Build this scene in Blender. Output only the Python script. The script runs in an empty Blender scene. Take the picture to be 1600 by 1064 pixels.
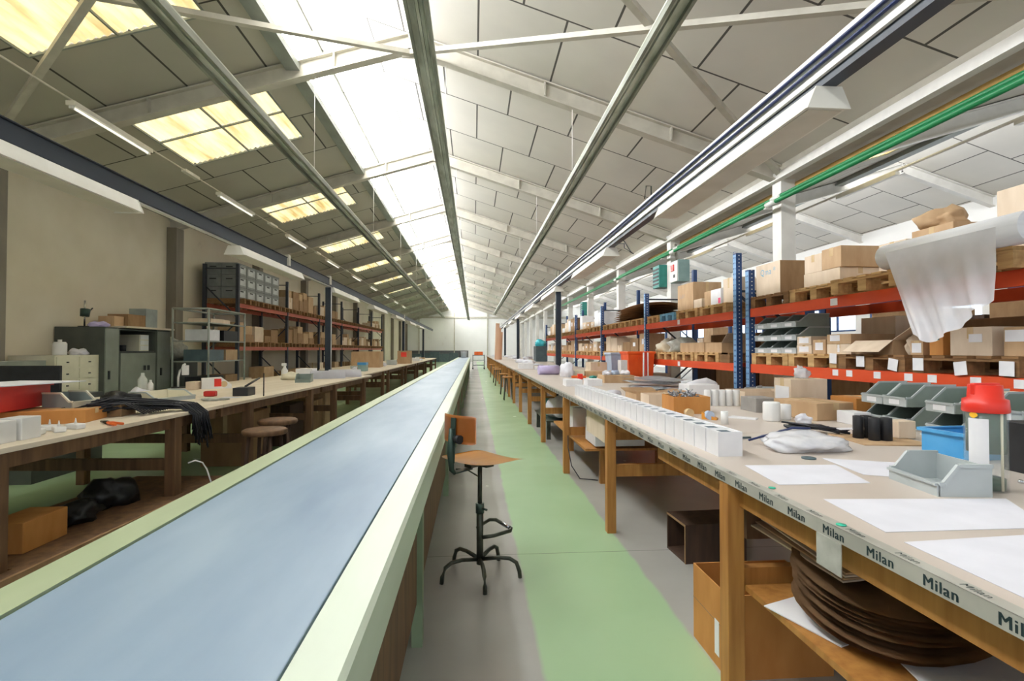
import bpy, bmesh, math, random
from mathutils import Matrix, Vector
random.seed(7)
R = math.radians
PI = math.pi
col = bpy.context.scene.collection

# ------------------------------------------------------------------ helpers
def lin(h):
    h = h.lstrip('#')
    o = []
    for i in (0, 2, 4):
        c = int(h[i:i+2], 16) / 255
        o.append(c / 12.92 if c <= .04045 else ((c + .055) / 1.055) ** 2.4)
    return (o[0], o[1], o[2], 1)

def mat(name, c1, c2=None, rough=.6, metal=0., scale=(6, 6, 6), detail=4, bump=0., spec=.5, lo=.35, hi=.65,
        alpha=1., trans=0., emit=0., coat=0.):
    m = bpy.data.materials.new(name); m.use_nodes = True
    n = m.node_tree.nodes; l = m.node_tree.links
    b = n['Principled BSDF']
    tc = n.new('ShaderNodeTexCoord'); mp = n.new('ShaderNodeMapping')
    mp.inputs['Scale'].default_value = scale
    nz = n.new('ShaderNodeTexNoise'); nz.inputs['Scale'].default_value = 1; nz.inputs['Detail'].default_value = detail
    cr = n.new('ShaderNodeValToRGB')
    cr.color_ramp.elements[0].position = lo; cr.color_ramp.elements[1].position = hi
    cr.color_ramp.elements[0].color = lin(c1); cr.color_ramp.elements[1].color = lin(c2 or c1)
    l.new(tc.outputs['Object'], mp.inputs['Vector']); l.new(mp.outputs['Vector'], nz.inputs['Vector'])
    l.new(nz.outputs['Fac'], cr.inputs['Fac']); l.new(cr.outputs['Color'], b.inputs['Base Color'])
    b.inputs['Roughness'].default_value = rough; b.inputs['Metallic'].default_value = metal
    b.inputs['Specular IOR Level'].default_value = spec
    b.inputs['Alpha'].default_value = alpha; b.inputs['Transmission Weight'].default_value = trans
    if coat: b.inputs['Coat Weight'].default_value = coat
    if emit:
        l.new(cr.outputs['Color'], b.inputs['Emission Color']); b.inputs['Emission Strength'].default_value = emit
    if bump:
        bp = n.new('ShaderNodeBump'); bp.inputs['Strength'].default_value = bump; bp.inputs['Distance'].default_value = .01
        l.new(nz.outputs['Fac'], bp.inputs['Height']); l.new(bp.outputs['Normal'], b.inputs['Normal'])
    return m

class MB:
    def __init__(s): s.bm = bmesh.new()
    def box(s, x0, x1, y0, y1, z0, z1, rot=None, bev=0.):
        r = bmesh.ops.create_cube(s.bm, size=1)
        vs = r['verts']
        bmesh.ops.scale(s.bm, vec=(abs(x1-x0), abs(y1-y0), abs(z1-z0)), verts=vs)
        if bev:
            es = list({e for v in vs for e in v.link_edges})
            q = bmesh.ops.bevel(s.bm, geom=es, offset=bev, segments=2, affect='EDGES', profile=.5)
            vs = list({v for f in q['faces'] for v in f.verts} | {v for v in vs if v.is_valid})
        if rot is not None: bmesh.ops.rotate(s.bm, cent=(0, 0, 0), matrix=rot, verts=vs)
        bmesh.ops.translate(s.bm, vec=((x0+x1)/2, (y0+y1)/2, (z0+z1)/2), verts=vs)
        return s
    def beam(s, p0, p1, w, h, up=(0, 0, 1)):
        p0 = Vector(p0); p1 = Vector(p1); d = (p1-p0); L = d.length; d.normalize()
        u = Vector(up)
        sd = d.cross(u)
        if sd.length < 1e-5: sd = Vector((1, 0, 0))
        sd.normalize(); u = sd.cross(d)
        v = []
        for p in (p0, p1):
            for a, b in ((-1, -1), (1, -1), (1, 1), (-1, 1)):
                v.append(s.bm.verts.new(p + sd*a*w/2 + u*b*h/2))
        for f in ((0, 1, 2, 3), (7, 6, 5, 4), (0, 4, 5, 1), (1, 5, 6, 2), (2, 6, 7, 3), (3, 7, 4, 0)):
            s.bm.faces.new([v[i] for i in f])
        return s
    def tube(s, pts, r, n=8, caps=True):
        pts = [Vector(p) for p in pts]; rings = []
        for i, p in enumerate(pts):
            rr = r[i] if isinstance(r, (list, tuple)) else r
            d = (pts[min(i+1, len(pts)-1)] - pts[max(i-1, 0)]).normalized()
            a = Vector((0, 0, 1)) if abs(d.z) < .9 else Vector((1, 0, 0))
            u = d.cross(a).normalized(); w = d.cross(u)
            rings.append([s.bm.verts.new(p + (u*math.cos(t*2*PI/n) + w*math.sin(t*2*PI/n))*rr) for t in range(n)])
        for a, b in zip(rings, rings[1:]):
            for t in range(n):
                s.bm.faces.new((a[t], a[(t+1) % n], b[(t+1) % n], b[t])).smooth = True
        if caps:
            s.bm.faces.new(rings[0]); s.bm.faces.new(rings[-1][::-1])
        return s
    def lathe(s, prof, c=(0, 0, 0), n=24, smooth=True):
        rings = []
        for (r, z) in prof:
            if r < 1e-5: rings.append([s.bm.verts.new((c[0], c[1], c[2]+z))])
            else: rings.append([s.bm.verts.new((c[0]+r*math.cos(t*2*PI/n), c[1]+r*math.sin(t*2*PI/n), c[2]+z)) for t in range(n)])
        for a, b in zip(rings, rings[1:]):
            for t in range(n):
                q = (t+1) % n
                if len(a) == 1 and len(b) == 1: continue
                if len(a) == 1: f = (a[0], b[q], b[t])
                elif len(b) == 1: f = (a[t], a[q], b[0])
                else: f = (a[t], a[q], b[q], b[t])
                s.bm.faces.new(f).smooth = smooth
        return s
    def poly(s, pts):
        s.bm.faces.new([s.bm.verts.new(p) for p in pts]); return s
    def prism(s, poly, axis, a, b):
        def P(u, v, t):
            return {'x': (t, u, v), 'y': (u, t, v), 'z': (u, v, t)}[axis]
        A = [s.bm.verts.new(P(u, v, a)) for u, v in poly]; B = [s.bm.verts.new(P(u, v, b)) for u, v in poly]
        s.bm.faces.new(A); s.bm.faces.new(B[::-1])
        k = len(poly)
        for i in range(k): s.bm.faces.new((A[i], B[i], B[(i+1) % k], A[(i+1) % k]))
        return s
    def grid(s, f, nu, nv, thick=0., smooth=True):
        V = [[s.bm.verts.new(f(i/nu, j/nv)) for j in range(nv+1)] for i in range(nu+1)]
        fs = []
        for i in range(nu):
            for j in range(nv):
                q = s.bm.faces.new((V[i][j], V[i+1][j], V[i+1][j+1], V[i][j+1])); q.smooth = smooth; fs.append(q)
        if thick:
            bmesh.ops.solidify(s.bm, geom=fs, thickness=thick)
        return s
    def blob(s, c, r, k=.25, seed=0, sub=3, flat=True):
        rd = random.Random(seed)
        q = bmesh.ops.create_icosphere(s.bm, subdivisions=sub, radius=1)
        ph = [rd.uniform(0, 6) for _ in range(6)]
        for v in q['verts']:
            d = v.co.copy()
            f = 1 + k*(math.sin(3*d.x+ph[0])*math.sin(3.5*d.y+ph[1]) + .6*math.sin(7*d.y+ph[2])*math.sin(6*d.z+ph[3]) + .35*math.sin(13*d.x+ph[4])*math.sin(11*d.z+ph[5]))
            p = Vector((d.x*r[0]*f, d.y*r[1]*f, d.z*r[2]*f))
            if flat: p.z = max(p.z, -r[2]*.55)
            v.co = p + Vector(c)
        for fc in s.bm.faces: fc.smooth = True
        return s
    def build(s, name, m, parent=None, loc=None):
        me = bpy.data.meshes.new(name)
        bmesh.ops.recalc_face_normals(s.bm, faces=s.bm.faces)
        s.bm.to_mesh(me); s.bm.free()
        if m is not None: me.materials.append(m)
        o = bpy.data.objects.new(name, me); col.objects.link(o)
        if parent is not None: o.parent = parent
        if loc is not None: o.location = loc
        return o

seen = {}
def tag(o, label, cat, group=None, kind=None):
    o['label'] = label; o['category'] = cat
    if group: o['group'] = group
    if kind: o['kind'] = kind
    seen.setdefault(label, []).append(o.name)
    return o
def empty(name, label, cat, loc=(0, 0, 0), rz=0., group=None):
    o = bpy.data.objects.new(name, None); col.objects.link(o); o.empty_display_size = .05
    o.location = loc; o.rotation_euler = (0, 0, rz)
    return tag(o, label, cat, group)
def struct(o):
    o['kind'] = 'structure'; return o
kids = {}
def dup(root, loc=None, rz=None, label=None, group=None, scale=None):
    r = root.copy(); col.objects.link(r)
    def rec(src, dst):
        for ch in [c for c in bpy.data.objects if c.parent == src]:
            k = ch.copy(); col.objects.link(k); k.parent = dst; rec(ch, k)
    if root.name not in kids:
        kids[root.name] = True
    rec(root, r)
    if loc is not None: r.location = loc
    if rz is not None: r.rotation_euler = (0, 0, rz)
    if scale is not None: r.scale = scale
    if label: r['label'] = label; seen.setdefault(label, []).append(r.name)
    if group: r['group'] = group
    return r
ORD = 'first second third fourth fifth sixth seventh eighth ninth tenth eleventh twelfth thirteenth fourteenth fifteenth sixteenth seventeenth eighteenth nineteenth twentieth'.split()
TENS = {2: 'twenty', 3: 'thirty', 4: 'forty', 5: 'fifty'}
def nth(i):
    i += 1
    if i <= 20: return ORD[i-1]
    t, u = divmod(i, 10)
    return (TENS[t]+'-'+ORD[u-1]) if u else (TENS[t][:-1]+'ieth')

# ------------------------------------------------------------------ materials
M = {}
M['kraft'] = mat('kraft_card', '#b59570', '#c3a480', .8, scale=(9, 9, 3), bump=.05)
M['kraft_dark'] = mat('brown_card', '#8e6e4c', '#a0805c', .85, scale=(8, 8, 3), bump=.05)
M['kraft_light'] = mat('pale_card', '#d3bfa6', '#dfcdb6', .8, scale=(9, 9, 3), bump=.05)
M['kraft_orange'] = mat('orange_card', '#b97c3c', '#c98d4b', .8, scale=(9, 9, 3), bump=.05)
M['white_card'] = mat('white_card', '#dfdfe2', '#e8e8ea', .6, scale=(8, 8, 8))
M['paper'] = mat('paper', '#d8d8e0', '#e0e0e8', .7, scale=(6, 6, 6))
M['tape'] = mat('packing_tape', '#c9ac80', '#d8bf97', .25, scale=(6, 6, 6))
M['wood'] = mat('bench_wood', '#a06a31', '#c08a48', .55, scale=(26, 26, 2.2), bump=.08, lo=.3, hi=.7)
M['wood_top'] = mat('bench_top', '#c4b8ad', '#d0c5bb', .38, scale=(2, .6, 5), lo=.3, hi=.7)
M['wood_cream'] = mat('cream_bench_top', '#d6c8b0', '#e6dac6', .5, scale=(6, 1, 6), lo=.3, hi=.7)
M['wood_brown'] = mat('brown_wood', '#5e432c', '#7a5a3b', .65, scale=(20, 20, 2), bump=.08)
M['wood_dark'] = mat('dark_wood', '#3d2b1f', '#513a2a', .7, scale=(20, 20, 2), bump=.08)
M['pallet'] = mat('pallet_wood', '#b38c58', '#d0aa74', .8, scale=(25, 3, 25), bump=.1)
M['pallet_dark'] = mat('old_pallet_wood', '#7b5a38', '#936d45', .85, scale=(25, 3, 25), bump=.1)
M['blue_pallet'] = mat('blue_painted_wood', '#5f9cc0', '#7fb2d0', .7, scale=(20, 4, 20))
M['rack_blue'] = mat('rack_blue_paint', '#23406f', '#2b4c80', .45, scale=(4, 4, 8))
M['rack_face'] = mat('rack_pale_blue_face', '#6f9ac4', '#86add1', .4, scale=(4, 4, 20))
M['rack_dark'] = mat('rack_dark_paint', '#2b2f38', '#363a44', .5, scale=(4, 4, 8))
M['orange'] = mat('rack_orange_paint', '#d4491f', '#e2552a', .45, scale=(8, 2, 8))
M['rust'] = mat('rack_red_paint', '#b8583f', '#c8674c', .5, scale=(8, 2, 8))
M['steel_white'] = mat('white_steel', '#dad7d0', '#e6e3dc', .45, scale=(3, 3, 3))
M['steel_beige'] = mat('beige_steel', '#bdb8ab', '#cbc6b9', .5, scale=(4, 4, 4))
M['col_brown'] = mat('brown_grey_column', '#7b7365', '#8a8273', .6, scale=(3, 3, 1))
M['galv'] = mat('galvanised_steel', '#b2b6a2', '#dcdfd0', .42, metal=0., scale=(7, 2.2, 7), lo=.38, hi=.62)
M['rail_edge'] = mat('rail_edge_steel', '#6d7163', '#9a9e8d', .45, metal=0., scale=(7, 1.5, 7))
M['navy'] = mat('navy_paint', '#1d2734', '#26313f', .45, scale=(5, 1, 5))
M['cable_blue'] = mat('dark_blue_cable', '#16244f', '#1c2d5e', .45)
M['black'] = mat('black_plastic', '#17181b', '#222327', .5, scale=(12, 12, 12))
M['rubber'] = mat('black_cable', '#131418', '#1d1f2a', .42, scale=(12, 12, 12))
M['grey_bin'] = mat('grey_bin_plastic', '#8b9490', '#99a29e', .42, scale=(5, 5, 5))
M['pale_bin'] = mat('pale_grey_plastic', '#a9b1b2', '#b8bfc0', .42, scale=(5, 5, 5))
M['green_bin'] = mat('grey_green_plastic', '#7f8c84', '#8d9a92', .45, scale=(5, 5, 5))
M['tote'] = mat('tote_plastic', '#777b79', '#868a87', .5, scale=(5, 5, 5))
M['tote_end'] = mat('tote_pale_end', '#b2b6b6', '#c2c6c6', .5, scale=(5, 5, 5))
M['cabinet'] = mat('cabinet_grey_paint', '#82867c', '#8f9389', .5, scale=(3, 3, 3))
M['cabinet_dark'] = mat('cabinet_dark_paint', '#474a46', '#53564f', .55, scale=(3, 3, 3))  # darker grey for cabinet bodies and cupboards
M['red'] = mat('red_plastic', '#d92a1c', '#e6392a', .35, scale=(6, 6, 6))
M['crate_red'] = mat('red_crate_plastic', '#b4201c', '#c42a24', .42, scale=(6, 6, 6))
M['bin_orange'] = mat('orange_bin_plastic', '#f0561d', '#fb6a2b', .4, scale=(4, 4, 4))
M['bin_blue'] = mat('blue_bin_plastic', '#3d93cf', '#55a6dc', .4, scale=(5, 5, 5))
M['white'] = mat('white_plastic', '#e0e0de', '#eaeae8', .4, scale=(5, 5, 5))
M['cream'] = mat('cream_plastic', '#d9d3bb', '#e4dec8', .45, scale=(5, 5, 5))
M['pale_blue'] = mat('pale_blue_plastic', '#aebed8', '#bccbe2', .4, scale=(5, 5, 5))
M['lilac'] = mat('lilac_foam', '#b4a9d0', '#c3b9dc', .7, scale=(6, 6, 6))
M['teal'] = mat('teal_paint', '#2f8076', '#3a9086', .45, scale=(5, 5, 5))
M['teal_grey'] = mat('grey_teal_paint', '#7f9c98', '#8faaa6', .5, scale=(5, 5, 5))
M['slate'] = mat('slate_plastic', '#4a5c62', '#57696f', .5, scale=(5, 5, 5))
M['yellow_ply'] = mat('lacquered_plywood', '#d98f2c', '#e5a23e', .28, scale=(3, 14, 3), coat=.4, lo=.3, hi=.7)
M['ply_back'] = mat('brown_plywood', '#a8672c', '#ba7838', .32, scale=(14, 3, 3), coat=.3)
M['stool_green'] = mat('dark_green_metal', '#33463f', '#41554d', .38, metal=.4, scale=(8, 8, 8))
M['stool_steel'] = mat('worn_grey_steel', '#3f443c', '#565b50', .4, metal=.6, scale=(12, 12, 12))
M['chrome'] = mat('chrome', '#c9ccd2', '#dfe2e8', .12, metal=1.)
M['green_pipe'] = mat('green_pipe_paint', '#1f7f4a', '#2a9058', .35, scale=(4, 1, 4))
M['sleeve'] = mat('white_pipe_sleeve', '#dfe3dd', '#eceee9', .4)
M['cond_white'] = mat('white_conduit', '#e6e4df', '#f0eee9', .4)
M['lamp_white'] = mat('lamp_enamel', '#d8d5ca', '#e4e1d7', .42, scale=(3, 3, 3))
M['lamp_diff'] = mat('lamp_diffuser', '#c3bfb2', '#d0ccc0', .4, scale=(3, 3, 3))
M['lamp_tube'] = mat('fluorescent_tube', '#fbf7ea', '#fffdf2', .3, emit=.9)
M['frame_grey'] = mat('grey_frame_paint', '#8b9089', '#9aa098', .45, scale=(4, 2, 4))
M['belt'] = mat('blue_belt', '#6c869f', '#94a8b9', .42, scale=(3.2, .8, 4), detail=9, lo=.3, hi=.7, bump=.02)
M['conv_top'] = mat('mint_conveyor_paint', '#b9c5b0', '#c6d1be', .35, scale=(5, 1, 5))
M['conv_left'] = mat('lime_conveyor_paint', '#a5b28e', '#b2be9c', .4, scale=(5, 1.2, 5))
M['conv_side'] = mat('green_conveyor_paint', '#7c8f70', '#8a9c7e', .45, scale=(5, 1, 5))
M['film'] = mat('milky_film', '#f0f1f6', '#fafaff', .35, alpha=.66, scale=(8, 8, 8))
M['film_roll'] = mat('film_roll', '#f2f2f4', '#fafafb', .3, scale=(4, 4, 40))
M['bag'] = mat('clear_bag_plastic', '#dfe1e8', '#f2f2f4', .18, alpha=.75, scale=(14, 14, 14), bump=.4)
M['grey_bag'] = mat('grey_bag_plastic', '#a5a69d', '#c2c3ba', .3, scale=(14, 14, 14), bump=.4)
M['black_bag'] = mat('black_bag_plastic', '#101113', '#1c1d20', .4, scale=(16, 16, 16), bump=.5)
M['glass'] = mat('clear_tube_plastic', '#dfe9e2', '#eaf2ec',   .06, alpha=.12)
M['green_liquid'] = mat('dark_green_fill', '#1c4431', '#27543e', .3, alpha=.88)
M['bottle'] = mat('clear_bottle_plastic', '#dfe6df', '#eef3ee', .12, alpha=.5)
M['tin'] = mat('small_metal_parts', '#7b7f86', '#b6bac0', .3, metal=.8, scale=(40, 40, 40))
M['silver'] = mat('silver_sheet', '#c3c8cd', '#dfe3e8', .22, metal=.1, scale=(5, 9, 5))
M['rounds'] = mat('dark_brown_sheet', '#8d6d4d', '#b5946f', .8, scale=(5, 5, 30))
M['label'] = mat('label_paper', '#e2e2e6', '#ececee', .6)
M['opening_shade'] = mat('painted_opening_shade', '#50606c', '#5b6b77', .6)
M['ink'] = mat('printed_ink', '#1e3235', '#26393c', .6)
M['ink_blue'] = mat('blue_print', '#58a0c2', '#6bb0d0', .6)
M['ink_grey'] = mat('grey_print', '#8d8a86', '#9a9793', .6)
M['tape_milan'] = mat('printed_edge_tape', '#a3a298', '#b5b4aa', .35, scale=(3, 6, 3))
M['pink_wood'] = mat('pinkish_plank', '#d9ac8c', '#e4bc9e', .6, scale=(14, 14, 1.5))
M['cyan'] = mat('turquoise_plastic', '#35b5c4', '#4cc4d2', .4)
M['yellow'] = mat('yellow_sticker', '#f2b21f', '#f7c23a', .5)
M['pink'] = mat('pink_sticker', '#e0436f', '#ea5b83', .5)
M['mint'] = mat('mint_sticker', '#2fb795', '#45c5a5', .5)
M['tool_orange'] = mat('orange_tool_plastic', '#e0601f', '#ee7430', .4)

def floor_mat():
    m = bpy.data.materials.new('painted_concrete'); m.use_nodes = True
    n = m.node_tree.nodes; l = m.node_tree.links; b = n['Principled BSDF']
    tc = n.new('ShaderNodeTexCoord'); sx = n.new('ShaderNodeSeparateXYZ'); l.new(tc.outputs['Object'], sx.inputs[0])
    nz = n.new('ShaderNodeTexNoise'); nz.inputs['Scale'].default_value = .9; nz.inputs['Detail'].default_value = 5; nz.inputs['Roughness'].default_value = .45
    l.new(tc.outputs['Object'], nz.inputs['Vector'])
    nf = n.new('ShaderNodeTexNoise'); nf.inputs['Scale'].default_value = 3; nf.inputs['Detail'].default_value = 2
    l.new(tc.outputs['Object'], nf.inputs['Vector'])
    def math_(op, a, v=None, w=None):
        q = n.new('ShaderNodeMath'); q.operation = op
        l.new(a, q.inputs[0])
        if isinstance(v, (int, float)): q.inputs[1].default_value = v
        elif v is not None: l.new(v, q.inputs[1])
        if w is not None: q.inputs[2].default_value = w
        return q.outputs[0]
    wob = math_('MULTIPLY_ADD', nf.outputs['Fac'], .05, -.025)
    x = math_('ADD', sx.outputs['X'], wob)
    def band(a, c, soft=.012):
        p = n.new('ShaderNodeMapRange'); p.inputs['From Min'].default_value = a-soft; p.inputs['From Max'].default_value = a+soft; l.new(x, p.inputs['Value'])
        q = n.new('ShaderNodeMapRange'); q.inputs['From Min'].default_value = c-soft; q.inputs['From Max'].default_value = c+soft; l.new(x, q.inputs['Value'])
        return math_('SUBTRACT', p.outputs[0], q.outputs[0])
    g = math_('ADD', band(.30, 1.05), band(-7.2, -2.2))
    conc = n.new('ShaderNodeValToRGB'); conc.color_ramp.elements[0].color = lin('#9a9994'); conc.color_ramp.elements[1].color = lin('#b3b2ac')
    conc.color_ramp.elements[0].position = .3; conc.color_ramp.elements[1].position = .7
    grn = n.new('ShaderNodeValToRGB'); grn.color_ramp.elements[0].color = lin('#9dba92'); grn.color_ramp.elements[1].color = lin('#aac69f')
    grn.color_ramp.elements[0].position = .3; grn.color_ramp.elements[1].position = .7
    l.new(nz.outputs['Fac'], conc.inputs['Fac']); l.new(nz.outputs['Fac'], grn.inputs['Fac'])
    mx = n.new('ShaderNodeMix'); mx.data_type = 'RGBA'
    l.new(g, mx.inputs['Factor']); l.new(conc.outputs[0], mx.inputs[6]); l.new(grn.outputs[0], mx.inputs[7])
    # slab joints across the hall every 5 m
    yj = math_('SUBTRACT', sx.outputs['Y'], 3.46); yj = math_('ADD', yj, 100.); yj = math_('MODULO', yj, 5.); yj = math_('COMPARE', yj, 0., .006)
    mj = n.new('ShaderNodeMix'); mj.data_type = 'RGBA'; mj.inputs[7].default_value = lin('#5b5d55')
    l.new(math_('MULTIPLY', yj, .7), mj.inputs['Factor']); l.new(mx.outputs[2], mj.inputs[6])
    l.new(mj.outputs[2], b.inputs['Base Color'])
    rr = n.new('ShaderNodeMapRange'); rr.inputs['To Min'].default_value = .2; rr.inputs['To Max'].default_value = .3
    l.new(nf.outputs['Fac'], rr.inputs['Value']); l.new(rr.outputs[0], b.inputs['Roughness'])
    return m

def ceiling_mat(name, c1, c2, mort, off=0.):
    m = bpy.data.materials.new(name); m.use_nodes = True
    n = m.node_tree.nodes; l = m.node_tree.links; b = n['Principled BSDF']
    tc = n.new('ShaderNodeTexCoord'); mp = n.new('ShaderNodeMapping'); mp.inputs['Location'].default_value = (off, 8.6-8.6 % 1.6667, 0)
    mp.inputs['Location'].default_value = (off, -(8.6 % 1.6667), 0)
    l.new(tc.outputs['Object'], mp.inputs['Vector'])
    sep = n.new('ShaderNodeSeparateXYZ'); cmb = n.new('ShaderNodeCombineXYZ'); l.new(mp.outputs[0], sep.inputs[0])
    l.new(sep.outputs[0], cmb.inputs[0]); l.new(sep.outputs[1], cmb.inputs[1])
    br = n.new('ShaderNodeTexBrick'); br.offset = .5; br.inputs['Scale'].default_value = 1
    br.inputs['Brick Width'].default_value = 1.23; br.inputs['Row Height'].default_value = 1.66667
    br.inputs['Mortar Size'].default_value = .016; br.inputs['Mortar Smooth'].default_value = .1; br.inputs['Bias'].default_value = 0
    br.inputs['Color1'].default_value = lin(c1); br.inputs['Color2'].default_value = lin(c2); br.inputs['Mortar'].default_value = lin(mort)
    l.new(cmb.outputs[0], br.inputs['Vector'])
    nz = n.new('ShaderNodeTexNoise'); nz.inputs['Scale'].default_value = .8; nz.inputs['Detail'].default_value = 6; l.new(tc.outputs['Object'], nz.inputs['Vector'])
    mr = n.new('ShaderNodeMapRange'); mr.inputs['To Min'].default_value = .84; mr.inputs['To Max'].default_value = 1.1; l.new(nz.outputs['Fac'], mr.inputs['Value'])
    mx = n.new('ShaderNodeMix'); mx.data_type = 'RGBA'; mx.blend_type = 'MULTIPLY'; mx.inputs['Factor'].default_value = 1
    l.new(br.outputs['Color'], mx.inputs[6]); l.new(mr.outputs[0], mx.inputs[7]); l.new(mx.outputs[2], b.inputs['Base Color'])
    b.inputs['Roughness'].default_value = .7
    return m

def wall_mat(name, c1, c2, c3):
    m = mat(name, c1, c2, .85, scale=(1.3, 1.3, 1.3), detail=9, bump=.15, lo=.3, hi=.7)
    cr = [x for x in m.node_tree.nodes if x.type == 'VALTORGB'][0].color_ramp
    e = cr.elements.new(.22); e.color = lin(c3)
    return m

def skylight_mat(name, ca, cb, cc, st):
    m = bpy.data.materials.new(name); m.use_nodes = True
    n = m.node_tree.nodes; l = m.node_tree.links; b = n['Principled BSDF']
    tc = n.new('ShaderNodeTexCoord'); mp = n.new('ShaderNodeMapping'); mp.inputs['Scale'].default_value = (5, .8, 1)
    nz = n.new('ShaderNodeTexNoise'); nz.inputs['Scale'].default_value = 1; nz.inputs['Detail'].default_value = 6
    l.new(tc.outputs['Object'], mp.inputs['Vector']); l.new(mp.outputs[0], nz.inputs['Vector'])
    cr = n.new('ShaderNodeValToRGB'); e = cr.color_ramp.elements
    e[0].position = .3; e[0].color = lin(ca); e[1].position = .68; e[1].color = lin(cc)
    q = e.new(.46); q.color = lin(cb)
    l.new(nz.outputs['Fac'], cr.inputs['Fac'])
    l.new(cr.outputs[0], b.inputs['Base Color']); l.new(cr.outputs[0], b.inputs['Emission Color'])
    b.inputs['Emission Strength'].default_value = st; b.inputs['Roughness'].default_value = .5
    return m

M['floor'] = floor_mat()
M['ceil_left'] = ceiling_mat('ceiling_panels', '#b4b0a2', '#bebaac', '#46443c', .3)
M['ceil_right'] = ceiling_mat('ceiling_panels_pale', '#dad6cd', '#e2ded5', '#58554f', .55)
M['wall_left'] = wall_mat('plaster_beige', '#d3c9b2', '#dcd3be', '#c0b6a0')
M['wall_white'] = wall_mat('plaster_white', '#f4f4f2', '#f9f9f7', '#eceae6')
M['wain'] = mat('dark_grey_wainscot', '#55575a', '#626467', .6)
M['sky_yellow'] = skylight_mat('yellowed_fibreglass', '#d2b676', '#f3e2ae', '#fff8da', .92)
M['glazing'] = mat('daylit_glazing', '#f4f8ff', '#ffffff', .3, emit=21.)
M['glazing_far'] = mat('daylit_far_glazing', '#f4f8ff', '#ffffff', .3, emit=7.)
M['window'] = mat('daylit_window', '#cfe0f4', '#e8f1fb', .3, emit=1.1)

# ------------------------------------------------------------------ shell
EX, RX = 5.45, 18.0
Y0, Y1 = -3.0, 59.0
def zr(x, n=0): return 6.34-.318*(x-13.2*n)
def zl(x, n=0): return 7.0+.3*(x-13.2*n)
fl = MB().box(-7.9, 15.2, Y0, Y1+.2, -.1, 0).build('floor', M['floor']); struct(fl)
TR = [3.6+5*k-5 for k in range(13)]           # truss lines
TR = [t for t in TR if t < Y1]

def slope(fz, x0, x1, holes, m, t=.06):
    """a roof slope between x0 and x1 with rectangular openings, as a closed sheet"""
    mb = MB()
    xs = sorted({x0, x1} | {h[0] for h in holes} | {h[1] for h in holes})
    ys = sorted({Y0, Y1} | {h[2] for h in holes} | {h[3] for h in holes})
    for xa, xb in zip(xs, xs[1:]):
        for ya, yb in zip(ys, ys[1:]):
            cx, cy = (xa+xb)/2, (ya+yb)/2
            if any(h[0] < cx < h[1] and h[2] < cy < h[3] for h in holes): continue
            v = [mb.bm.verts.new((x, y, fz(x)+d)) for d in (0, t) for x, y in ((xa, ya), (xb, ya), (xb, yb), (xa, yb))]
            for f in ((0, 1, 2, 3), (7, 6, 5, 4), (0, 4, 5, 1), (1, 5, 6, 2), (2, 6, 7, 3), (3, 7, 4, 0)): mb.bm.faces.new([v[i] for i in f])
    bmesh.ops.remove_doubles(mb.bm, verts=mb.bm.verts, dist=1e-4)
    return struct(mb.build('ceiling', m))

SX0, SX1 = -5.86, -3.62
sky = [(3.75, 7.15)] + [(8.6+5*k+.2, 8.6+5*k+2.55) for k in range(10)] + [(-1.2, 1.2)]
holes1 = [(SX0, SX1, a, b) for a, b in sky]
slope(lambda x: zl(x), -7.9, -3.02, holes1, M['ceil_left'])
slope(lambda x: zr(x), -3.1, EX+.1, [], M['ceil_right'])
holes2 = [(SX0+13.2, SX1+13.2, a, b) for a, b in sky]
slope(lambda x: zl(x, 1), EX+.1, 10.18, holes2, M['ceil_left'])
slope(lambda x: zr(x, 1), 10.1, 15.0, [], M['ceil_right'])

wn = [0]
def window(mb, m): 
    wn[0] += 1
    return struct(mb.build('window_%d' % wn[0], m))
def skylight(nv, a, b):
    mb = MB(); dx = 13.2*nv
    N = 132
    ns = 2 if b-a < 3 else 3
    for s in range(ns):
        ya = a+(b-a)*s/ns+.012; yb = a+(b-a)*(s+1)/ns-.012
        mb.grid(lambda u, v: (SX0+dx+(SX1-SX0)*u, ya+(yb-ya)*v, zl(SX0+(SX1-SX0)*u)+.03+.018*math.sin(u*22*2*PI)), N, 1)
    w = window(mb, M['sky_yellow'])
    fr = MB()
    for s in range(ns+1):
        y = a+(b-a)*s/ns
        fr.beam((SX0+dx, y, zl(SX0)), (SX1+dx, y, zl(SX1)), .03, .03)
    for x in (SX0, SX0+1.12, SX1):
        fr.beam((x+dx, a, zl(x)), (x+dx, b, zl(x)), .03, .03)
    fr.build('glazing_bar', M['frame_grey'], w)
for a, b in sky: skylight(0, a, b)
for a, b in sky: skylight(1, a, b)
# upright north-light glazing under the raised edge of each right slope, one window per bay
for nv in (0, 1):
    xa = -3.06+13.2*nv; zb = zl(-3.05)+.05; zt = zr(-3.06)-.06
    ys = [Y0]+TR[1:]+[Y1]
    for a, b in zip(ys, ys[1:]):
        w = window(MB().box(xa-.012, xa+.012, a+.03, b-.03, zb, zt), M['glazing'] if nv == 0 else M['glazing_far'])
        fr = MB().box(xa+.012, xa+.06, a, b, zb-.05, zb+.03).box(xa+.012, xa+.07, a, b, zt-.07, zt+.02)
        for q in range(0, 4):
            y = a+(b-a)*q/4
            fr.box(xa+.012, xa+.045, y-.018, y+.018, zb, zt)
        fr.build('window_frame', M['frame_grey'], w)
    struct(MB().box(xa-.02, xa+.2, Y0, Y1, zb-.17, zb-.05).build('trim_%d' % (nv+1), M['frame_grey']))

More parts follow.
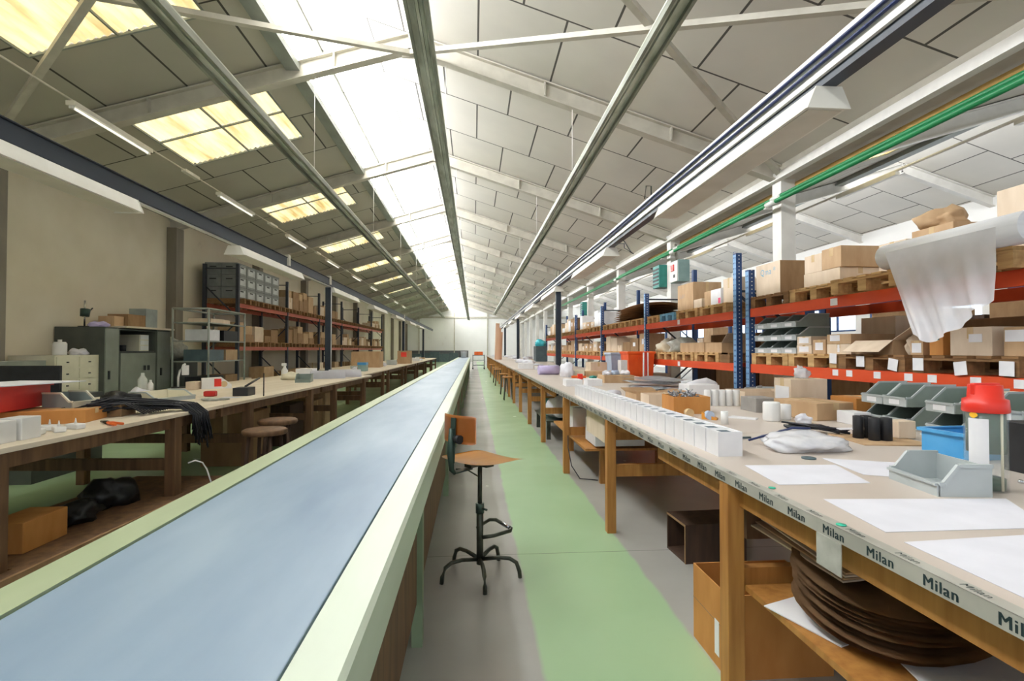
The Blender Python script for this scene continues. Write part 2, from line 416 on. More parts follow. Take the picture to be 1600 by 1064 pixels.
# walls
wl = MB().box(-7.9, -7.7, Y0, Y1, 0, 4.7); struct(wl.build('wall_left', M['wall_left']))
wf = MB().prism([(-7.9, 0), (15.2, 0), (15.2, 5.6), (10.15, 7.2), (10.15, 6.05), (5.5, 4.65), (-3.06, 7.3), (-3.06, 6.1), (-7.9, 4.6)], 'y', Y1, Y1+.2)
struct(wf.build('wall_far', M['wall_white']))
struct(MB().box(-7.65, -.6, Y1-.03, Y1, 0, 1.25).build('baseboard_far', M['wain']))
struct(MB().box(-7.7, 14.9, Y1-.1, Y1, 4.95, 5.15).build('trim_3', M['steel_beige']))
for x in (-6.2, -2.2, 1.6, 5.3, 9.5):
    struct(MB().box(x-.06, x+.06, Y1-.12, Y1, 0, 5.6).build('trim_%d' % (4+int(x+7)), M['steel_beige']))
# right wall of the second nave with a long band of windows
wr = MB().box(14.9, 15.1, Y0, Y1, 0, 2.1).box(14.9, 15.1, Y0, Y1, 5.0, 5.9)
for t in TR: wr.box(14.9, 15.1, t-.35, t+.35, 2.1, 5.0)
struct(wr.build('wall_right', M['wall_white']))
for t in TR:
    a, b = t+.35, min(t+4.65, Y1)
    w = window(MB().box(14.99, 15.01, a, b, 2.1, 5.0), M['window'])
    fr = MB()
    for q in range(5):
        y = a+(b-a)*q/4; fr.box(14.93, 14.99, y-.03, y+.03, 2.1, 5.0)
    for z in (2.13, 3.1, 4.05, 4.97): fr.box(14.93, 14.99, a, b, z-.03, z+.03)
    fr.build('window_frame', M['rack_blue'], w)

# steel frames: columns, rafters, wind braces
def ibeam(mb, p0, p1, w, h):
    p0 = Vector(p0); p1 = Vector(p1); d = (p1-p0).normalized(); s = d.cross(Vector((0, 0, 1))).normalized(); u = s.cross(d)
    mb.beam(p0, p1, .02, h)
    mb.beam(p0+u*(h/2), p1+u*(h/2), w, .025); mb.beam(p0-u*(h/2), p1-u*(h/2), w, .025)
for t in TR:
    mb = MB()
    ibeam(mb, (-7.7, t, zl(-7.7)-.17), (-1.06, t, zl(-1.06)-.17), .17, .26)
    ibeam(mb, (-1.06, t, zr(-1.06)-.17), (EX, t, zr(EX)-.17), .17, .26)
    mb.box(-1.2, -.92, t-.012, t+.012, zr(-1.06)-.42, zr(-1.06)-.1)
    for x in (-5.2, -2.3, 1.2, 3.4): mb.box(x-.012, x+.012, t-.085, t+.085, (zl(x) if x < -1 else zr(x))-.28, (zl(x) if x < -1 else zr(x))-.04)
    struct(mb.build('rafter_beam', M['steel_beige']))
    if t > 3:
        mb = MB(); ibeam(mb, (EX, t, zl(EX, 1)-.17), (13.2-1.06, t, zl(12.14, 1)-.17), .17, .26)
        ibeam(mb, (12.14, t, zr(12.14, 1)-.17), (14.95, t, zr(14.95, 1)-.17), .17, .26)
        struct(mb.build('rafter_beam', M['steel_white']))
    if t > 3:
        mb = MB().box(EX-.13, EX+.13, t-.13, t-.11, 0, 4.5).box(EX-.13, EX+.13, t+.11, t+.13, 0, 4.5).box(EX-.012, EX+.012, t-.11, t+.11, 0, 4.5).box(EX-.17, EX+.17, t-.17, t+.17, 0, .02)
        mb.box(EX-.13, EX-.115, t-.11, t+.11, 0, 4.5)
        struct(mb.build('steel_column', M['steel_white']))
        struct(MB().box(-7.7, -7.46, t-.16, t+.16, 0, 4.45).build('wall_column', M['col_brown']))
struct(MB().box(EX-.2, EX-.08, Y0, Y1, 4.33, 4.46).build('eaves_beam', M['cond_white']))
struct(MB().prism([(EX-.08, 4.34), (EX+.35, 4.34), (EX+.35, 4.62), (EX+.31, 4.62), (EX+.31, 4.38), (EX-.04, 4.38), (EX-.04, 4.62), (EX-.08, 4.62)], 'y', Y0, Y1).build('gutter_beam', M['steel_beige']))
for a, b in (((-1.06, 8.55, 6.32), (-7.6, 3.65, 4.5)), ((-1.06, 8.55, 6.32), (EX-.05, 3.65, 4.35)),
             ((EX-.05, 8.55, 4.4), (-1.06, 3.65, 6.35)), ((-7.6, 8.55, 4.5), (-1.06, 3.65, 6.35))):
    struct(MB().beam(a, b, .09, .07).build('brace_beam', M['steel_beige']))

# ------------------------------------------------------------------ overhead services
def rail(x, y0, y1, label):
    r = empty('overhead_rail', label, 'rail', (x, y0, 4.18))
    L = y1-y0
    MB().box(-.1, .1, 0, L, .06, .075).box(-.045, -.02, 0, L, .052, .059).box(.02, .045, 0, L, .052, .059).build('channel', M['galv'], r)
    MB().box(-.1, -.085, 0, L, -.01, .059).box(-.085, -.07, 0, L, -.01, -.002).build('flange', M['rail_edge'], r)
    MB().box(.085, .1, 0, L, -.01, .059).box(.07, .085, 0, L, -.01, -.002).build('flange', M['rail_edge'], r)
    MB().box(-.012, .012, 0, L, .03, .0595).build('conductor_bar', M['galv'], r)
    for t in TR:
        if y0 < t < y1:
            z = min(zl(x), zr(x)) if x < -1.06 else zr(x)
            MB().tube([(.0, t-y0+.0, .075), (.0, t-y0, z-.3-4.18)], .006, 6).build('hanger_rod', M['steel_white'], r)
rail(-2.62, .9, 46, 'grey overhead rail hanging under the yellow skylights, left of the glazing')
rail(-.47, .9, 50, 'grey overhead rail hanging below the ridge, middle of the three')
rail(1.68, .9, 42, 'grey overhead rail hanging above the right aisle, nearest the blue-cabled tray')

tray = empty('cable_tray', 'white cable tray with two dark blue cables above the right workbench', 'cable tray', (2.02, 1.2, 2.98))
L = 40.
MB().box(0, .012, 0, L, 0, .16).box(.012, .13, 0, L, 0, .012).box(.118, .13, 0, L, .012, .16).build('channel', M['cond_white'], tray)
for z in (.062, .112):
    MB().tube([(-.014, y, z+.006*math.sin(y*1.3+z*30)) for y in [L*i/60 for i in range(61)]], .011, 6).build('cable', M['cable_blue'], tray)
MB().box(.02, .11, 0, L, -.05, -.002).build('underside_strip', M['navy'], tray)
for y in (4.65, 11.1, 24, 36):
    MB().tube([(.06, y, .0), (.06, y, .32), (.0, y, .32), (-.02, y, .17)], .008, 6).build('bracket', M['stool_steel'], tray)
MB().tube([(.06, 5.8, -.06), (.14, 5.7, -.25), (.1, 5.45, -.33), (.02, 5.6, -.22), (.08, 5.8, -.12), (.05, 6.1, -.06)], .006, 6).build('loose_wire', M['rubber'], tray)

btray = empty('cable_tray', 'dark navy cable beam running above the left workbench', 'cable tray', (-3.36, 1.2, 2.83))
MB().box(0, .12, 0, L, 0, .012).box(0, .012, 0, L, .012, .16).box(.108, .12, 0, L, .012, .16).build('channel', M['navy'], btray)
for z in (.165, .15):
    MB().tube([(.125 if z < .16 else .06, 0, z), (.125 if z < .16 else .06, L, z)], .009, 6).build('cable', M['rubber'], btray)
MB().box(.03, .09, 0, L, -.012, 0).build('underside_strip', M['cond_white'], btray)
for y in (8.0, 10.6, 23):
    MB().box(-.01, .15, y-.05, y+.05, .013, .2).build('junction_box', M['steel_beige'], btray)

def tray_lamp(loc, label, L=2.55):
    r = empty('hanging_strip_lamp', label, 'lamp', loc, 0, 'strip lamps under the cable trays')
    MB().prism([(-.075, .1), (.075, .1), (.125, -.02), (-.125, -.02)], 'y', 0, L).build('housing', M['lamp_white'], r)
    MB().box(-.105, .105, .03, L-.03, -.026, -.0205).build('diffuser', M['lamp_diff'], r)
    for y in (-.012, L): MB().prism([(-.08, .1), (.08, .1), (.135, -.03), (-.135, -.03)], 'y', y, y+.012).build('end_plate', M['lamp_white'], r)
    return r
lampR0 = tray_lamp((2.085, 2.85, 2.829), 'white strip lamp under the right cable tray, nearest of its row')
for i in range(1, 7):
    dup(lampR0, (2.085, 2.85+4.78*i, 2.829), label='white strip lamp under the right cable tray, %s from the near end' % nth(i))
for i in range(0, 7):
    dup(lampR0, (-3.3, 2.6+4.72*i, 2.717), label='white strip lamp under the dark left cable beam, %s from the near end' % nth(i))

# small fluorescent battens on the conduit along the left slope
cd = empty('conduit', 'thin steel conduit slung under the left roof slope', 'conduit', (-5.6, 1, 4.86))
MB().tube([(0, 0, 0), (0, 44, 0)], .014, 8).build('pipe', M['steel_beige'], cd)
bl = empty('batten_lamp', 'slim fluorescent batten on the left roof conduit, first from the near end', 'lamp', (-5.6, 7.5, 4.75), 0, 'battens on the left roof conduit')
MB().box(-.06, .06, 0, 1.75, .03, .095).build('housing', M['lamp_white'], bl)
MB().tube([(.0, .04, .012), (.0, 1.71, .012)], .016, 8).build('tube', M['lamp_tube'], bl)
for y in (.03, 1.72): MB().box(-.025, .025, y-.02, y+.02, -.01, .03).build('lamp_holder', M['white'], bl)
for i in range(1, 9):
    dup(bl, (-5.6, 7.5+4.15*i, 4.75), label='slim fluorescent batten on the left roof conduit, %s from the near end' % nth(i))
for i in range(4):
    tag(MB().box(-.05, .05, -.25, .25, -.04, .02, bev=.008).build('junction_box', M['lamp_white'], None, (-5.6, 10.55+4.15*i, 4.86)),
        'pale junction box on the left roof conduit, %s from the near end' % nth(i), 'junction box', 'junction boxes on the roof conduit')

# green pipes, yellow pipe, second nave conduit
gp = empty('green_pipe', 'upper of two green pipes running along the white columns', 'pipe', (5.22, 2.0, 4.0))
MB().tube([(0, 0, 0), (0, 30, 0)], .036, 10).build('pipe', M['green_pipe'], gp)
for y in (6.3, 10.7, 16): MB().tube([(0, y, 0), (0, y+.28, 0)], .045, 10).build('coupling', M['sleeve'], gp)
for t in (8.6, 13.6, 18.6, 23.6, 28.6): MB().box(-.02, .1, t-2.03, t-1.97, -.06, -.036).build('pipe_bracket', M['steel_white'], gp)
g2 = dup(gp, (5.12, 2.0, 3.9), label='lower of two green pipes running along the white columns')
yp = tag(MB().tube([(5.62, 1.5, 4.26), (5.62, 16, 4.26)], .05, 10).build('yellow_pipe', mat('ochre_pipe_paint', '#c9a35c', '#d6b26c', .5)), 'ochre pipe behind the green pipes, close under the gutter', 'pipe')
cn = empty('conduit', 'white conduit with fluorescent battens crossing the second nave ceiling', 'conduit', (9.0, 4, 5.2))
MB().tube([(0, 0, 0), (0, 32, 0)], .03, 8).build('pipe', M['cond_white'], cn)
for y in (2, 6.2, 10.4, 14.6, 18.8): MB().box(-.05, .05, y, y+1.8, -.1, -.03).build('batten', M['cond_white'], cn)

# navy posts that carry the trays
def post(x, y, z0, z1, label):
    r = empty('tray_post', label, 'post', (x, y, z0))
    MB().box(-.06, .06, -.06, .06, 0, z1-z0).build('shaft', M['navy'], r)
    MB().tube([(.068, -.03, .5), (.068, -.03, z1-z0)], .008, 6).build('conduit', M['cond_white'], r)
    MB().box(-.035, .035, -.1, -.06, .35, .5).build('socket_box', M['white'], r)
    return r
post(2.085, 12.52, 0, 2.93, 'navy post carrying the right cable tray beside the rack')
post(2.085, 24.01, 0, 2.93, 'second navy post of the right cable tray, far down the hall')
post(2.085, 34.01, 0, 2.93, 'third navy post of the right cable tray, near the far wall')
post(-3.3, 11.95, 0, 2.79, 'navy post carrying the left cable beam, nearest of its row')
post(-3.3, 24.47, 0, 2.79, 'second navy post of the left cable beam')
post(-3.3, 34, 0, 2.79, 'third navy post of the left cable beam, near the far wall')

# ------------------------------------------------------------------ conveyor
cv = empty('belt_conveyor', 'long belt conveyor with grey-blue belt and pale green frame', 'conveyor', (0, -.6, 0))
CL = 33.6
MB().box(-.9, -.305, 0, CL, .845, .865, bev=.003).build('belt', M['belt'], cv)
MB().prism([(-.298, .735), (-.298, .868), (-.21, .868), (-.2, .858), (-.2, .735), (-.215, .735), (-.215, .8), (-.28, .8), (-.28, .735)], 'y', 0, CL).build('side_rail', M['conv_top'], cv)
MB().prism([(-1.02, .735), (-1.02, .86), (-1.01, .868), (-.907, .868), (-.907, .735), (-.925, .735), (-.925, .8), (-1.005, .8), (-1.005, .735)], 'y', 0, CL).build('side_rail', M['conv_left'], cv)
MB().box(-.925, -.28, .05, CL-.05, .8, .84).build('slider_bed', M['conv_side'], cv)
MB().tube([(-.9, .0, .8), (-.305, .0, .8)], .06, 16).build('end_roller', M['stool_steel'], cv)
MB().tube([(-.9, CL, .8), (-.305, CL, .8)], .06, 16).build('end_roller', M['stool_steel'], cv)
for k in range(14):
    y = .6+2.45*k
    for x in (-.97, -.26):
        MB().box(x-.025, x+.025, y-.03, y+.03, 0, .735).build('leg', M['conv_side'], cv)
    MB().box(-.945, -.285, y-.02, y+.02, .3, .35).build('cross_bar', M['conv_side'], cv)
MB().box(-.275, -.262, .3, CL-.5, .2, .6).build('side_panel', M['wood_brown'], cv)
MB().tube([(-.225, y, .79+.03*math.sin(y*2)) for y in [3+i*.5 for i in range(50)]], .006, 5).build('cable', M['rubber'], cv)
tag(MB().lathe([(0, 0), (.16, 0), (.19, .36), (.2, .37), (.2, .39), (.18, .39), (.15, .02), (0, .02)], n=20).build('bucket', M['white'], None, (-.6, 31.5, .866)), 'white bucket standing at the far end of the conveyor', 'bucket')

# ------------------------------------------------------------------ benches
def bench(label, x0, x1, y0, y1, ztop, frames, top, leg, tape=False, rz=0., loc=(0, 0, 0), th=.04, xm=None, apron=True, legw=.07):
    r = empty('workbench', label, 'workbench', loc, rz)
    MB().box(x0, x1, y0, y1, ztop-th, ztop, bev=.003).build('tabletop', top, r)
    if apron:
        MB().box(x0+.05, x0+.08, y0+.04, y1-.04, ztop-th-.09, ztop-th).build('apron', leg, r)
        MB().box(x1-.08, x1-.05, y0+.04, y1-.04, ztop-th-.09, ztop-th).build('apron', leg, r)
    xs = [x0+.035, (xm if xm else x1-.05)]
    if xm: xs.append(x1-.05)
    for y in frames:
        for x in xs:
            MB().box(x-legw/2+.002, x+legw/2, y-legw/2, y+legw/2, 0, ztop-th-(.09 if apron and False else 0), bev=.003).build('leg', leg, r)
        MB().box(x0+.075, xs[1]-.04, y-.02, y+.02, .42, .51).build('stretcher', leg, r)
        MB().box(x0+.085, x1-.085, y-.02, y+.02, ztop-th-.1, ztop-th-.001).build('bearer', leg, r)
    return r
BZ = .89
near = bench('near workbench on the right with printed edge tape and a lower shelf', 1.0, 2.98, -.75, 2.9, BZ, [.1, 2.0], M['wood_top'], M['wood'], xm=2.1)
bench('second workbench on the right, with the end of the white box row', 1.0, 2.98, 2.905, 6.6, BZ, [3.83, 5.69], M['wood_top'], M['wood'], xm=2.1, apron=False)
bench('third workbench on the right, with the lilac foam roll', 1.0, 2.98, 6.605, 12.4, BZ, [7.6, 9.45, 11.3], M['wood_top'], M['wood'], xm=2.1)
rb = [(12.65, 18.2), (18.21, 23.9), (24.12, 29.6), (29.61, 33.9), (34.12, 40.8)]
for i, (a, b) in enumerate(rb):
    bench('right workbench beyond the navy post, %s from that post' % nth(i), 1.0, 2.98, a, b, BZ, [a+.5, a+2.3, a+4.1], M['wood_top'], M['wood'], xm=2.1)
# lower shelf of the near bench
MB().box(1.07, 1.85, -.6, 1.96, .43, .452).build('lower_shelf', M['wood'], near)
MB().box(1.12, 1.4, 2.04, 2.06, .6, .8).build('end_board', M['wood_brown'], near)
# printed tape along the bench edge
edge = MB().box(.9985, 1.0, -.75, 12.4, BZ-.04, BZ+.001).box(.9985, 1.035, -.75, 12.4, BZ, BZ+.0012).build('edge_tape', M['tape_milan'])
tag(edge, 'grey printed tape wrapped along the front edge of the right workbenches', 'tape')
def text_mesh(txt, size, font_bold=True):
    cu = bpy.data.curves.new('t', 'FONT'); cu.body = txt; cu.size = size; cu.align_x = 'LEFT'; cu.space_character = 1.12
    if font_bold: cu.offset = 0
    o = bpy.data.objects.new('t', cu); col.objects.link(o)
    dg = bpy.context.evaluated_depsgraph_get()
    me = bpy.data.meshes.new_from_object(o.evaluated_get(dg))
    bpy.data.objects.remove(o); bpy.data.curves.remove(cu)
    return me
def lettering(items, name, m, parent):
    bm = bmesh.new()
    for me, mtx in items:
        k = len(bm.verts)
        bm.from_mesh(me)
        bm.verts.ensure_lookup_table()
        for v in bm.verts[k:]: v.co = mtx @ v.co
    me = bpy.data.meshes.new(name); bm.to_mesh(me); bm.free(); me.materials.append(m)
    o = bpy.data.objects.new(name, me); col.objects.link(o); o.parent = parent
    return o
tm = text_mesh('Milan', .036)
FRONT = Matrix(((0, 0, -1, 0), (-1, 0, 0, 0), (0, 1, 0, 0), (0, 0, 0, 1)))       # text x -> -Y, text y -> Z
TOPF = Matrix(((0, 1, 0, 0), (-1, 0, 0, 0), (0, 0, 1, 0), (0, 0, 0, 1)))
it = []
for k in range(44):
    y = .75+.164*k
    for d in (-.0011, 0, .0011): it.append((tm, Matrix.Translation((.9978-d*.05, y+d, BZ-.033)) @ FRONT))
    it.append((tm, Matrix.Translation((1.008, y+.09, BZ+.0018)) @ TOPF @ Matrix.Scale(.75, 4)))
lettering(it, 'tape_lettering', M['ink'], edge)
# hanging paper / plastic labels on the front edge
for i, (y, z, w) in enumerate(((1.38, .79, .1),)):
    tag(MB().box(.9955, .9984, y-w/2, y+w/2, z-.03, z+.06).build('edge_label', M['grey_bag']), 'grey plastic label hanging on the near bench edge', 'label')
tag(MB().lathe([(0, 0), (.013, 0), (.013, .002), (0, .002)], n=14).build('sticker', M['mint'], None, (1.02, 1.36, BZ+.002)), 'mint green sticker on the taped edge, nearer of two', 'sticker')
tag(MB().lathe([(0, 0), (.012, 0), (.012, .002), (0, .002)], n=14).build('sticker', M['mint'], None, (1.05, 1.74, BZ+.002)), 'mint green sticker on the taped edge, farther of two', 'sticker')
# drawer under the second bench
dr = empty('drawer_unit', 'pale wooden drawer hung under the second right workbench', 'drawer', (1.06, 4.1, .62))
MB().box(0, .02, 0, .66, 0, .225).build('drawer_front', M['kraft_light'], dr)
MB().box(.02, .55, .02, .04, .02, .2).box(.02, .55, .62, .64, .02, .2).box(.02, .55, .04, .62, .02, .035).box(.53, .55, .04, .62, .035, .2).build('drawer_box', M['wood'], dr)

# left benches, slightly skewed to the hall
SK = -math.atan(.055)
def LB(x, y): # local to world on the skewed row
    c, s = math.cos(SK), math.sin(SK)
    return (-2.58+x*c-y*s, x*s+y*c)
LZ = .87
for i, (a, b, fr, lab) in enumerate(((1.2, 4.95, [1.5, 2.85, 4.3], 'near left workbench with the red crate and black cables'),
                                (4.955, 7.65, [5.5, 7.2], 'second left workbench, with the red tape dispenser'),
                                (7.655, 10.35, [8.2, 9.9], 'third left workbench, with the rolled white sheets'))):
    bench(lab, -1.75, 0, a, b, LZ, fr, M['wood_cream'], M['wood_brown'], rz=SK, loc=(-2.58, 0, 0), legw=.085, th=.03)
lb = [(10.5, 13.6), (13.61, 17.2), (17.21, 20.8), (20.81, 24.38), (24.56, 28.0), (28.01, 31.6)]
for i, (a, b) in enumerate(lb):
    x1_ = -2.25
    bench('straight left workbench beyond the skewed row, %s from its near end' % nth(i), -4.0 if i else -3.2, x1_, a, b, LZ-.01, [a+.4, b-.4], M['wood_cream'], M['wood_brown'], legw=.08, th=.03)

# ------------------------------------------------------------------ generic items
def carton(label, x0, x1, y0, y1, z0, z1, m='kraft', rz=0., tape=True, paper=None, group=None, opened=False, name='carton', seamx=None, face='-x'):
    cx, cy = (x0+x1)/2, (y0+y1)/2; w, d, h = (x1-x0)/2, (y1-y0)/2, z1-z0
    r = empty(name, label, 'box', (cx, cy, z0), rz, group)
    t = .006
    if opened:
        MB().box(-w, w, -d, d, 0, t).box(-w, -w+t, -d, d, t, h).box(w-t, w, -d, d, t, h).box(-w+t, w-t, -d, -d+t, t, h).box(-w+t, w-t, d-t, d, t, h).build('body', M[m], r)
    else:
        MB().box(-w, w, -d, d, 0, h, bev=min(.004, h*.08)).build('body', M[m], r)
        if tape:
            mt = MB()
            if w >= d: mt.box(-w-.001, w+.001, -.024, .024, h, h+.0012).box(-w-.0014, -w, -.024, .024, h*.6, h+.001).box(w, w+.0014, -.024, .024, h*.6, h+.001)
            else: mt.box(-.024, .024, -d-.001, d+.001, h, h+.0012).box(-.024, .024, -d-.0014, -d, h*.6, h+.001).box(-.024, .024, d, d+.0014, h*.6, h+.001)
            mt.build('tape_strip', M['tape'], r)
    if paper:
        py, pz, pw, ph = paper
        MB().box(-w-.002, -w-.0003, py-pw/2, py+pw/2, pz, pz+ph).build('paper_label', M['label'], r)
    return r

def add_flaps(r, w, d, h, m, which, ang=.5, ln=.5):
    """open lid flaps on a carton whose half-sizes are w, d"""
    for s in which:
        if s in '+-':
            k = 1 if s == '+' else -1; q = w*ln*1.1
            MB().poly([(k*w, -d, h), (k*w, d, h), (k*(w+q*math.cos(ang)), d, h+q*math.sin(ang)), (k*(w+q*math.cos(ang)), -d, h+q*math.sin(ang))]).build('flap', M[m], r)
        else:
            k = 1 if s == 'b' else -1; q = d*ln*1.1
            MB().poly([(-w, k*d, h), (w, k*d, h), (w, k*(d+q*math.cos(ang)), h+q*math.sin(ang)), (-w, k*(d+q*math.cos(ang)), h+q*math.sin(ang))]).build('flap', M[m], r)
    for o in [c for c in bpy.data.objects if c.parent == r and c.name.startswith('flap')]:
        if not o.modifiers:
            sd = o.modifiers.new('s', 'SOLIDIFY'); sd.thickness = .004

def pick_bin(label, loc, rz, W=.2, L=.32, H=.14, m='grey_bin', mlip='pale_bin', group=None, paper=True):
    """stacking storage bin, open slanted front towards local -X"""
    r = empty('storage_bin', label, 'storage bin', loc, rz, group)
    t = .006; w = W/2
    sp = [(0, 0), (L, 0), (L, H), (L*.38, H), (L*.1, H*.42), (0, H*.42)]
    MB().prism(sp, 'y', -w, -w+t).prism(sp, 'y', w-t, w).box(L-t, L, -w+t, w-t, t, H).box(0, L, -w+t, w-t, 0, t).build('body', M[m], r)
    MB().box(-.004, t, -w, w, 0, H*.42).box(-.012, .006, -w, w, H*.36, H*.44).build('front_lip', M[mlip], r)
    mb = MB()
    for s in (-w-.004, w-t):
        mb.beam((L*.38, s+t/2+.002, H+.003), (L, s+t/2+.002, H+.003), t+.006, .012)
        mb.beam((0, s+t/2+.002, H*.43), (L*.1, s+t/2+.002, H*.43), t+.006, .012)
        mb.beam((L*.1, s+t/2+.002, H*.43), (L*.38, s+t/2+.002, H+.003), t+.006, .012)
    mb.build('rim', M[mlip], r)
    if paper: MB().box(-.0062, -.0042, -w*.45, w*.45, H*.08, H*.32).build('label_card', M['label'], r)
    return r

def pallet(label, x0, y0, z0, w=.8, m='pallet', detail=True, depth=1.0, group='wooden pallets on the orange-beamed racks'):
    """pallet with its three visible skids facing the aisle (-X)"""
    if not detail:
        mb = MB()
        for k in range(3):
            y = k*(w-.1)/2; mb.box(0, depth, y, y+.1, 0, .115)
        mb.box(0, depth, 0, w, .115, .14)
        return tag(mb.build('pallet', M[m], None, (x0, y0, z0)), label, 'pallet', group)
    r = empty('pallet', label, 'pallet', (x0, y0, z0), 0, group)
    for k in range(3):
        y = k*(w-.1)/2
        for x in (0, depth/2-.07, depth-.14):
            MB().box(x, x+.14, y, y+.1, .022, .1).build('block', M[m], r)
        MB().box(0, depth, y, y+.1, 0, .021).build('bottom_board', M[m], r)
    mb = MB()
    for k in range(3):
        mb.box([0, depth/2-.05, depth-.1][k], [.1, depth/2+.05, depth][k], 0, w, .101, .12)
    mb.build('stringer', M[m], r)
    for k in range(5):
        y = k*(w-.11)/4; MB().box(-.005, depth, y, y+.11, .121, .141).build('deck_board', M[m], r)
    return r

def lump(name, label, cat, c, r, m, k=.22, seed=1, group=None, sub=3):
    o = MB().blob((0, 0, r[2]*.55), r, k, seed, sub).build(name, M[m], None, c)
    return tag(o, label, cat, group)

def rack(name, label, x0, x1, ys, zt_f, zt_b, levels, mu, mb_, face=None, side=-1, bh=.11):
    r = empty(name, label, 'pallet rack', (0, 0, 0))
    for i, y in enumerate(ys):
        for x, zt in ((x0, zt_f[i]), (x1, zt_b[i])):
            MB().box(x-.04, x+.04, y-.045, y+.045, 0, zt).box(x-.06, x+.06, y-.06, y+.06, 0, .008).build('upright', mu, r)
            if face is not None and x == x0:
                # perforated aisle-side face strip
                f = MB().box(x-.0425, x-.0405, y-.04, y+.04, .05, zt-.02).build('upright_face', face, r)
                hm = MB()
                for q in range(int(zt/.075)):
                    for s in (-.018, .018): hm.box(x-.0437, x-.0424, y+s-.008, y+s+.008, .08+q*.075, .1+q*.075)
                hm.build('slot_pattern', M['rack_blue'], f)
                hm = MB()
                for q in range(int(zt/.05)): hm.box(x-.008, x+.008, y-.0462, y-.0451, .06+q*.05, .072+q*.05)
                hm.build('hole_pattern', M['steel_white'], f)
        br = MB(); n = max(1, int(min(zt_f[i], zt_b[i])/1.0))
        for q in range(n):
            za, zb = .25+q*1.0, min(1.15+q*1.0, min(zt_f[i], zt_b[i])-.05)
            a, b = (x0, x1) if q % 2 == 0 else (x1, x0)
            br.beam((a, y, za), (b, y, zb), .03, .03)
        br.beam((x0, y, min(zt_f[i], zt_b[i])-.12), (x1, y, min(zt_f[i], zt_b[i])-.12), .03, .03)
        br.build('brace', M['rack_dark'], r)
    for a, b in zip(ys, ys[1:]):
        for z in levels:
            for x in (x0, x1):
                MB().prism([(x-.025, z), (x+.025, z), (x+.025, z+bh), (x-.025, z+bh)], 'y', a+.046, b-.046).build('beam', mb_, r)
    return r

# ------------------------------------------------------------------ right racks
RXF = 3.62
rack('pallet_rack', 'near pallet rack with orange beams, behind the right workbench', RXF, 4.66, [2.75, 6.46], [2.42, 2.42], [2.42, 2.2], [1.08, 1.8], M['rack_blue'], M['orange'], M['rack_face'])
rack('pallet_rack', 'far pallet rack with orange beams and tall blue uprights', RXF, 4.66, [6.78, 10.5, 14.2, 17.9, 21.6, 25.3], [2.7, 2.55, 2.6, 2.6, 2.6, 2.6], [2.3, 3.06, 3.06, 3.05, 3.05, 3.05], [1.08, 1.8], M['rack_blue'], M['orange'], M['rack_face'])
# second rack row behind, only its tall posts and top show over the loads
rack('pallet_rack', 'second row of blue racking behind the white columns', 7.2, 8.2, [13.9, 17.6, 21.3, 25.0], [3.2]*4, [3.2]*4, [1.3, 2.5], M['rack_blue'], M['orange'])
DU, DL = 1.912, 1.192          # beam tops
PU, PL = DU+.141, DL+.141      # pallet deck tops
NEARS = 'near orange-beamed rack'
PX = RXF-.03
# pallets, near rack
for i, (y, w, m) in enumerate(((5.59, .8, 'pallet_dark'), (4.76, .81, 'pallet'), (3.96, .8, 'pallet'), (3.06, .82, 'pallet'))):
    pallet('%s pallet on the near rack upper level, %s from the blue upright' % ('dark slatted' if i == 0 else 'pale wooden', nth(i)), PX-(.1 if i in (2, 3) else 0), y, DU, w, m)
for i, (y, w, m) in enumerate(((5.62, .76, 'pallet'), (4.83, .77, 'pallet'), (4.02, .78, 'pallet_dark'), (3.12, .82, 'pallet_dark'))):
    pallet('%s pallet on the near rack lower level, %s from the blue upright' % ('pale wooden' if i < 2 else 'brown wooden', nth(i)), PX, y, DL, w, m)
# pallets, far rack first bay
for i, (y, w, m) in enumerate(((7.05, .85, 'pallet'), (7.98, .86, 'pallet'), (8.95, .7, 'blue_pallet'), (9.75, .62, 'pallet'))):
    pallet('%s pallet on the far rack upper level, %s from its near upright' % ('blue painted' if m == 'blue_pallet' else 'pale wooden', nth(i)), PX, y, DU, w, m)
for i, (y, w, m) in enumerate(((6.95, .28, 'pallet_dark'), (7.28, .82, 'pallet'), (8.16, .76, 'pallet'), (8.98, .8, 'pallet'), (9.84, .56, 'pallet'))):
    pallet('%s pallet on the far rack lower level, %s from its near upright' % ('narrow brown' if i == 0 else 'pale wooden', nth(i)), PX, y, DL, w, m)

# upper level loads, near rack
r = carton('tall pale carton with blue print and an open top, beside the blue upright', 3.66, 4.06, 5.86, 6.38, PU, PU+.4, 'kraft_light', opened=True)
MB().box(-.2, .2, -.2602, -.2601, .002, .398).build('painted_shade_side', M['kraft_dark'], r)  # near side painted darker, standing in for shade away from the glazing
tq = text_mesh('Qma *', .11)
lettering([(tq, Matrix.Translation((-.2012, .16, .26)) @ FRONT)], 'print', M['ink_blue'], r)
carton('pale flat carton at the bottom of the taped pile on the upper rack level', 3.66, 4.1, 4.86, 5.42, PU, PU+.155, 'kraft_light', name='carton')
carton('small pale carton on top of the taped pile, away from the camera', 3.67, 4.0, 5.14, 5.42, PU+.157, PU+.35, 'kraft_light')
carton('taped brown carton on top of the taped pile, toward the camera', 3.66, 4.1, 4.84, 5.125, PU+.157, PU+.37, 'kraft')
carton('pale carton standing behind the roll of film, left of the crumpled one', 3.74, 4.1, 4.16, 4.46, PU, PU+.29, 'kraft_light')
carton('brown carton behind the middle of the film roll, under crumpled packing', 3.74, 4.2, 3.72, 4.1, PU, PU+.33, 'kraft')
lump('packing_paper', 'crumpled brown packing paper heaped on the carton behind the film roll', 'packing paper', (3.9, 3.95, PU+.335), (.16, .14, .1), 'kraft', .4, 3)
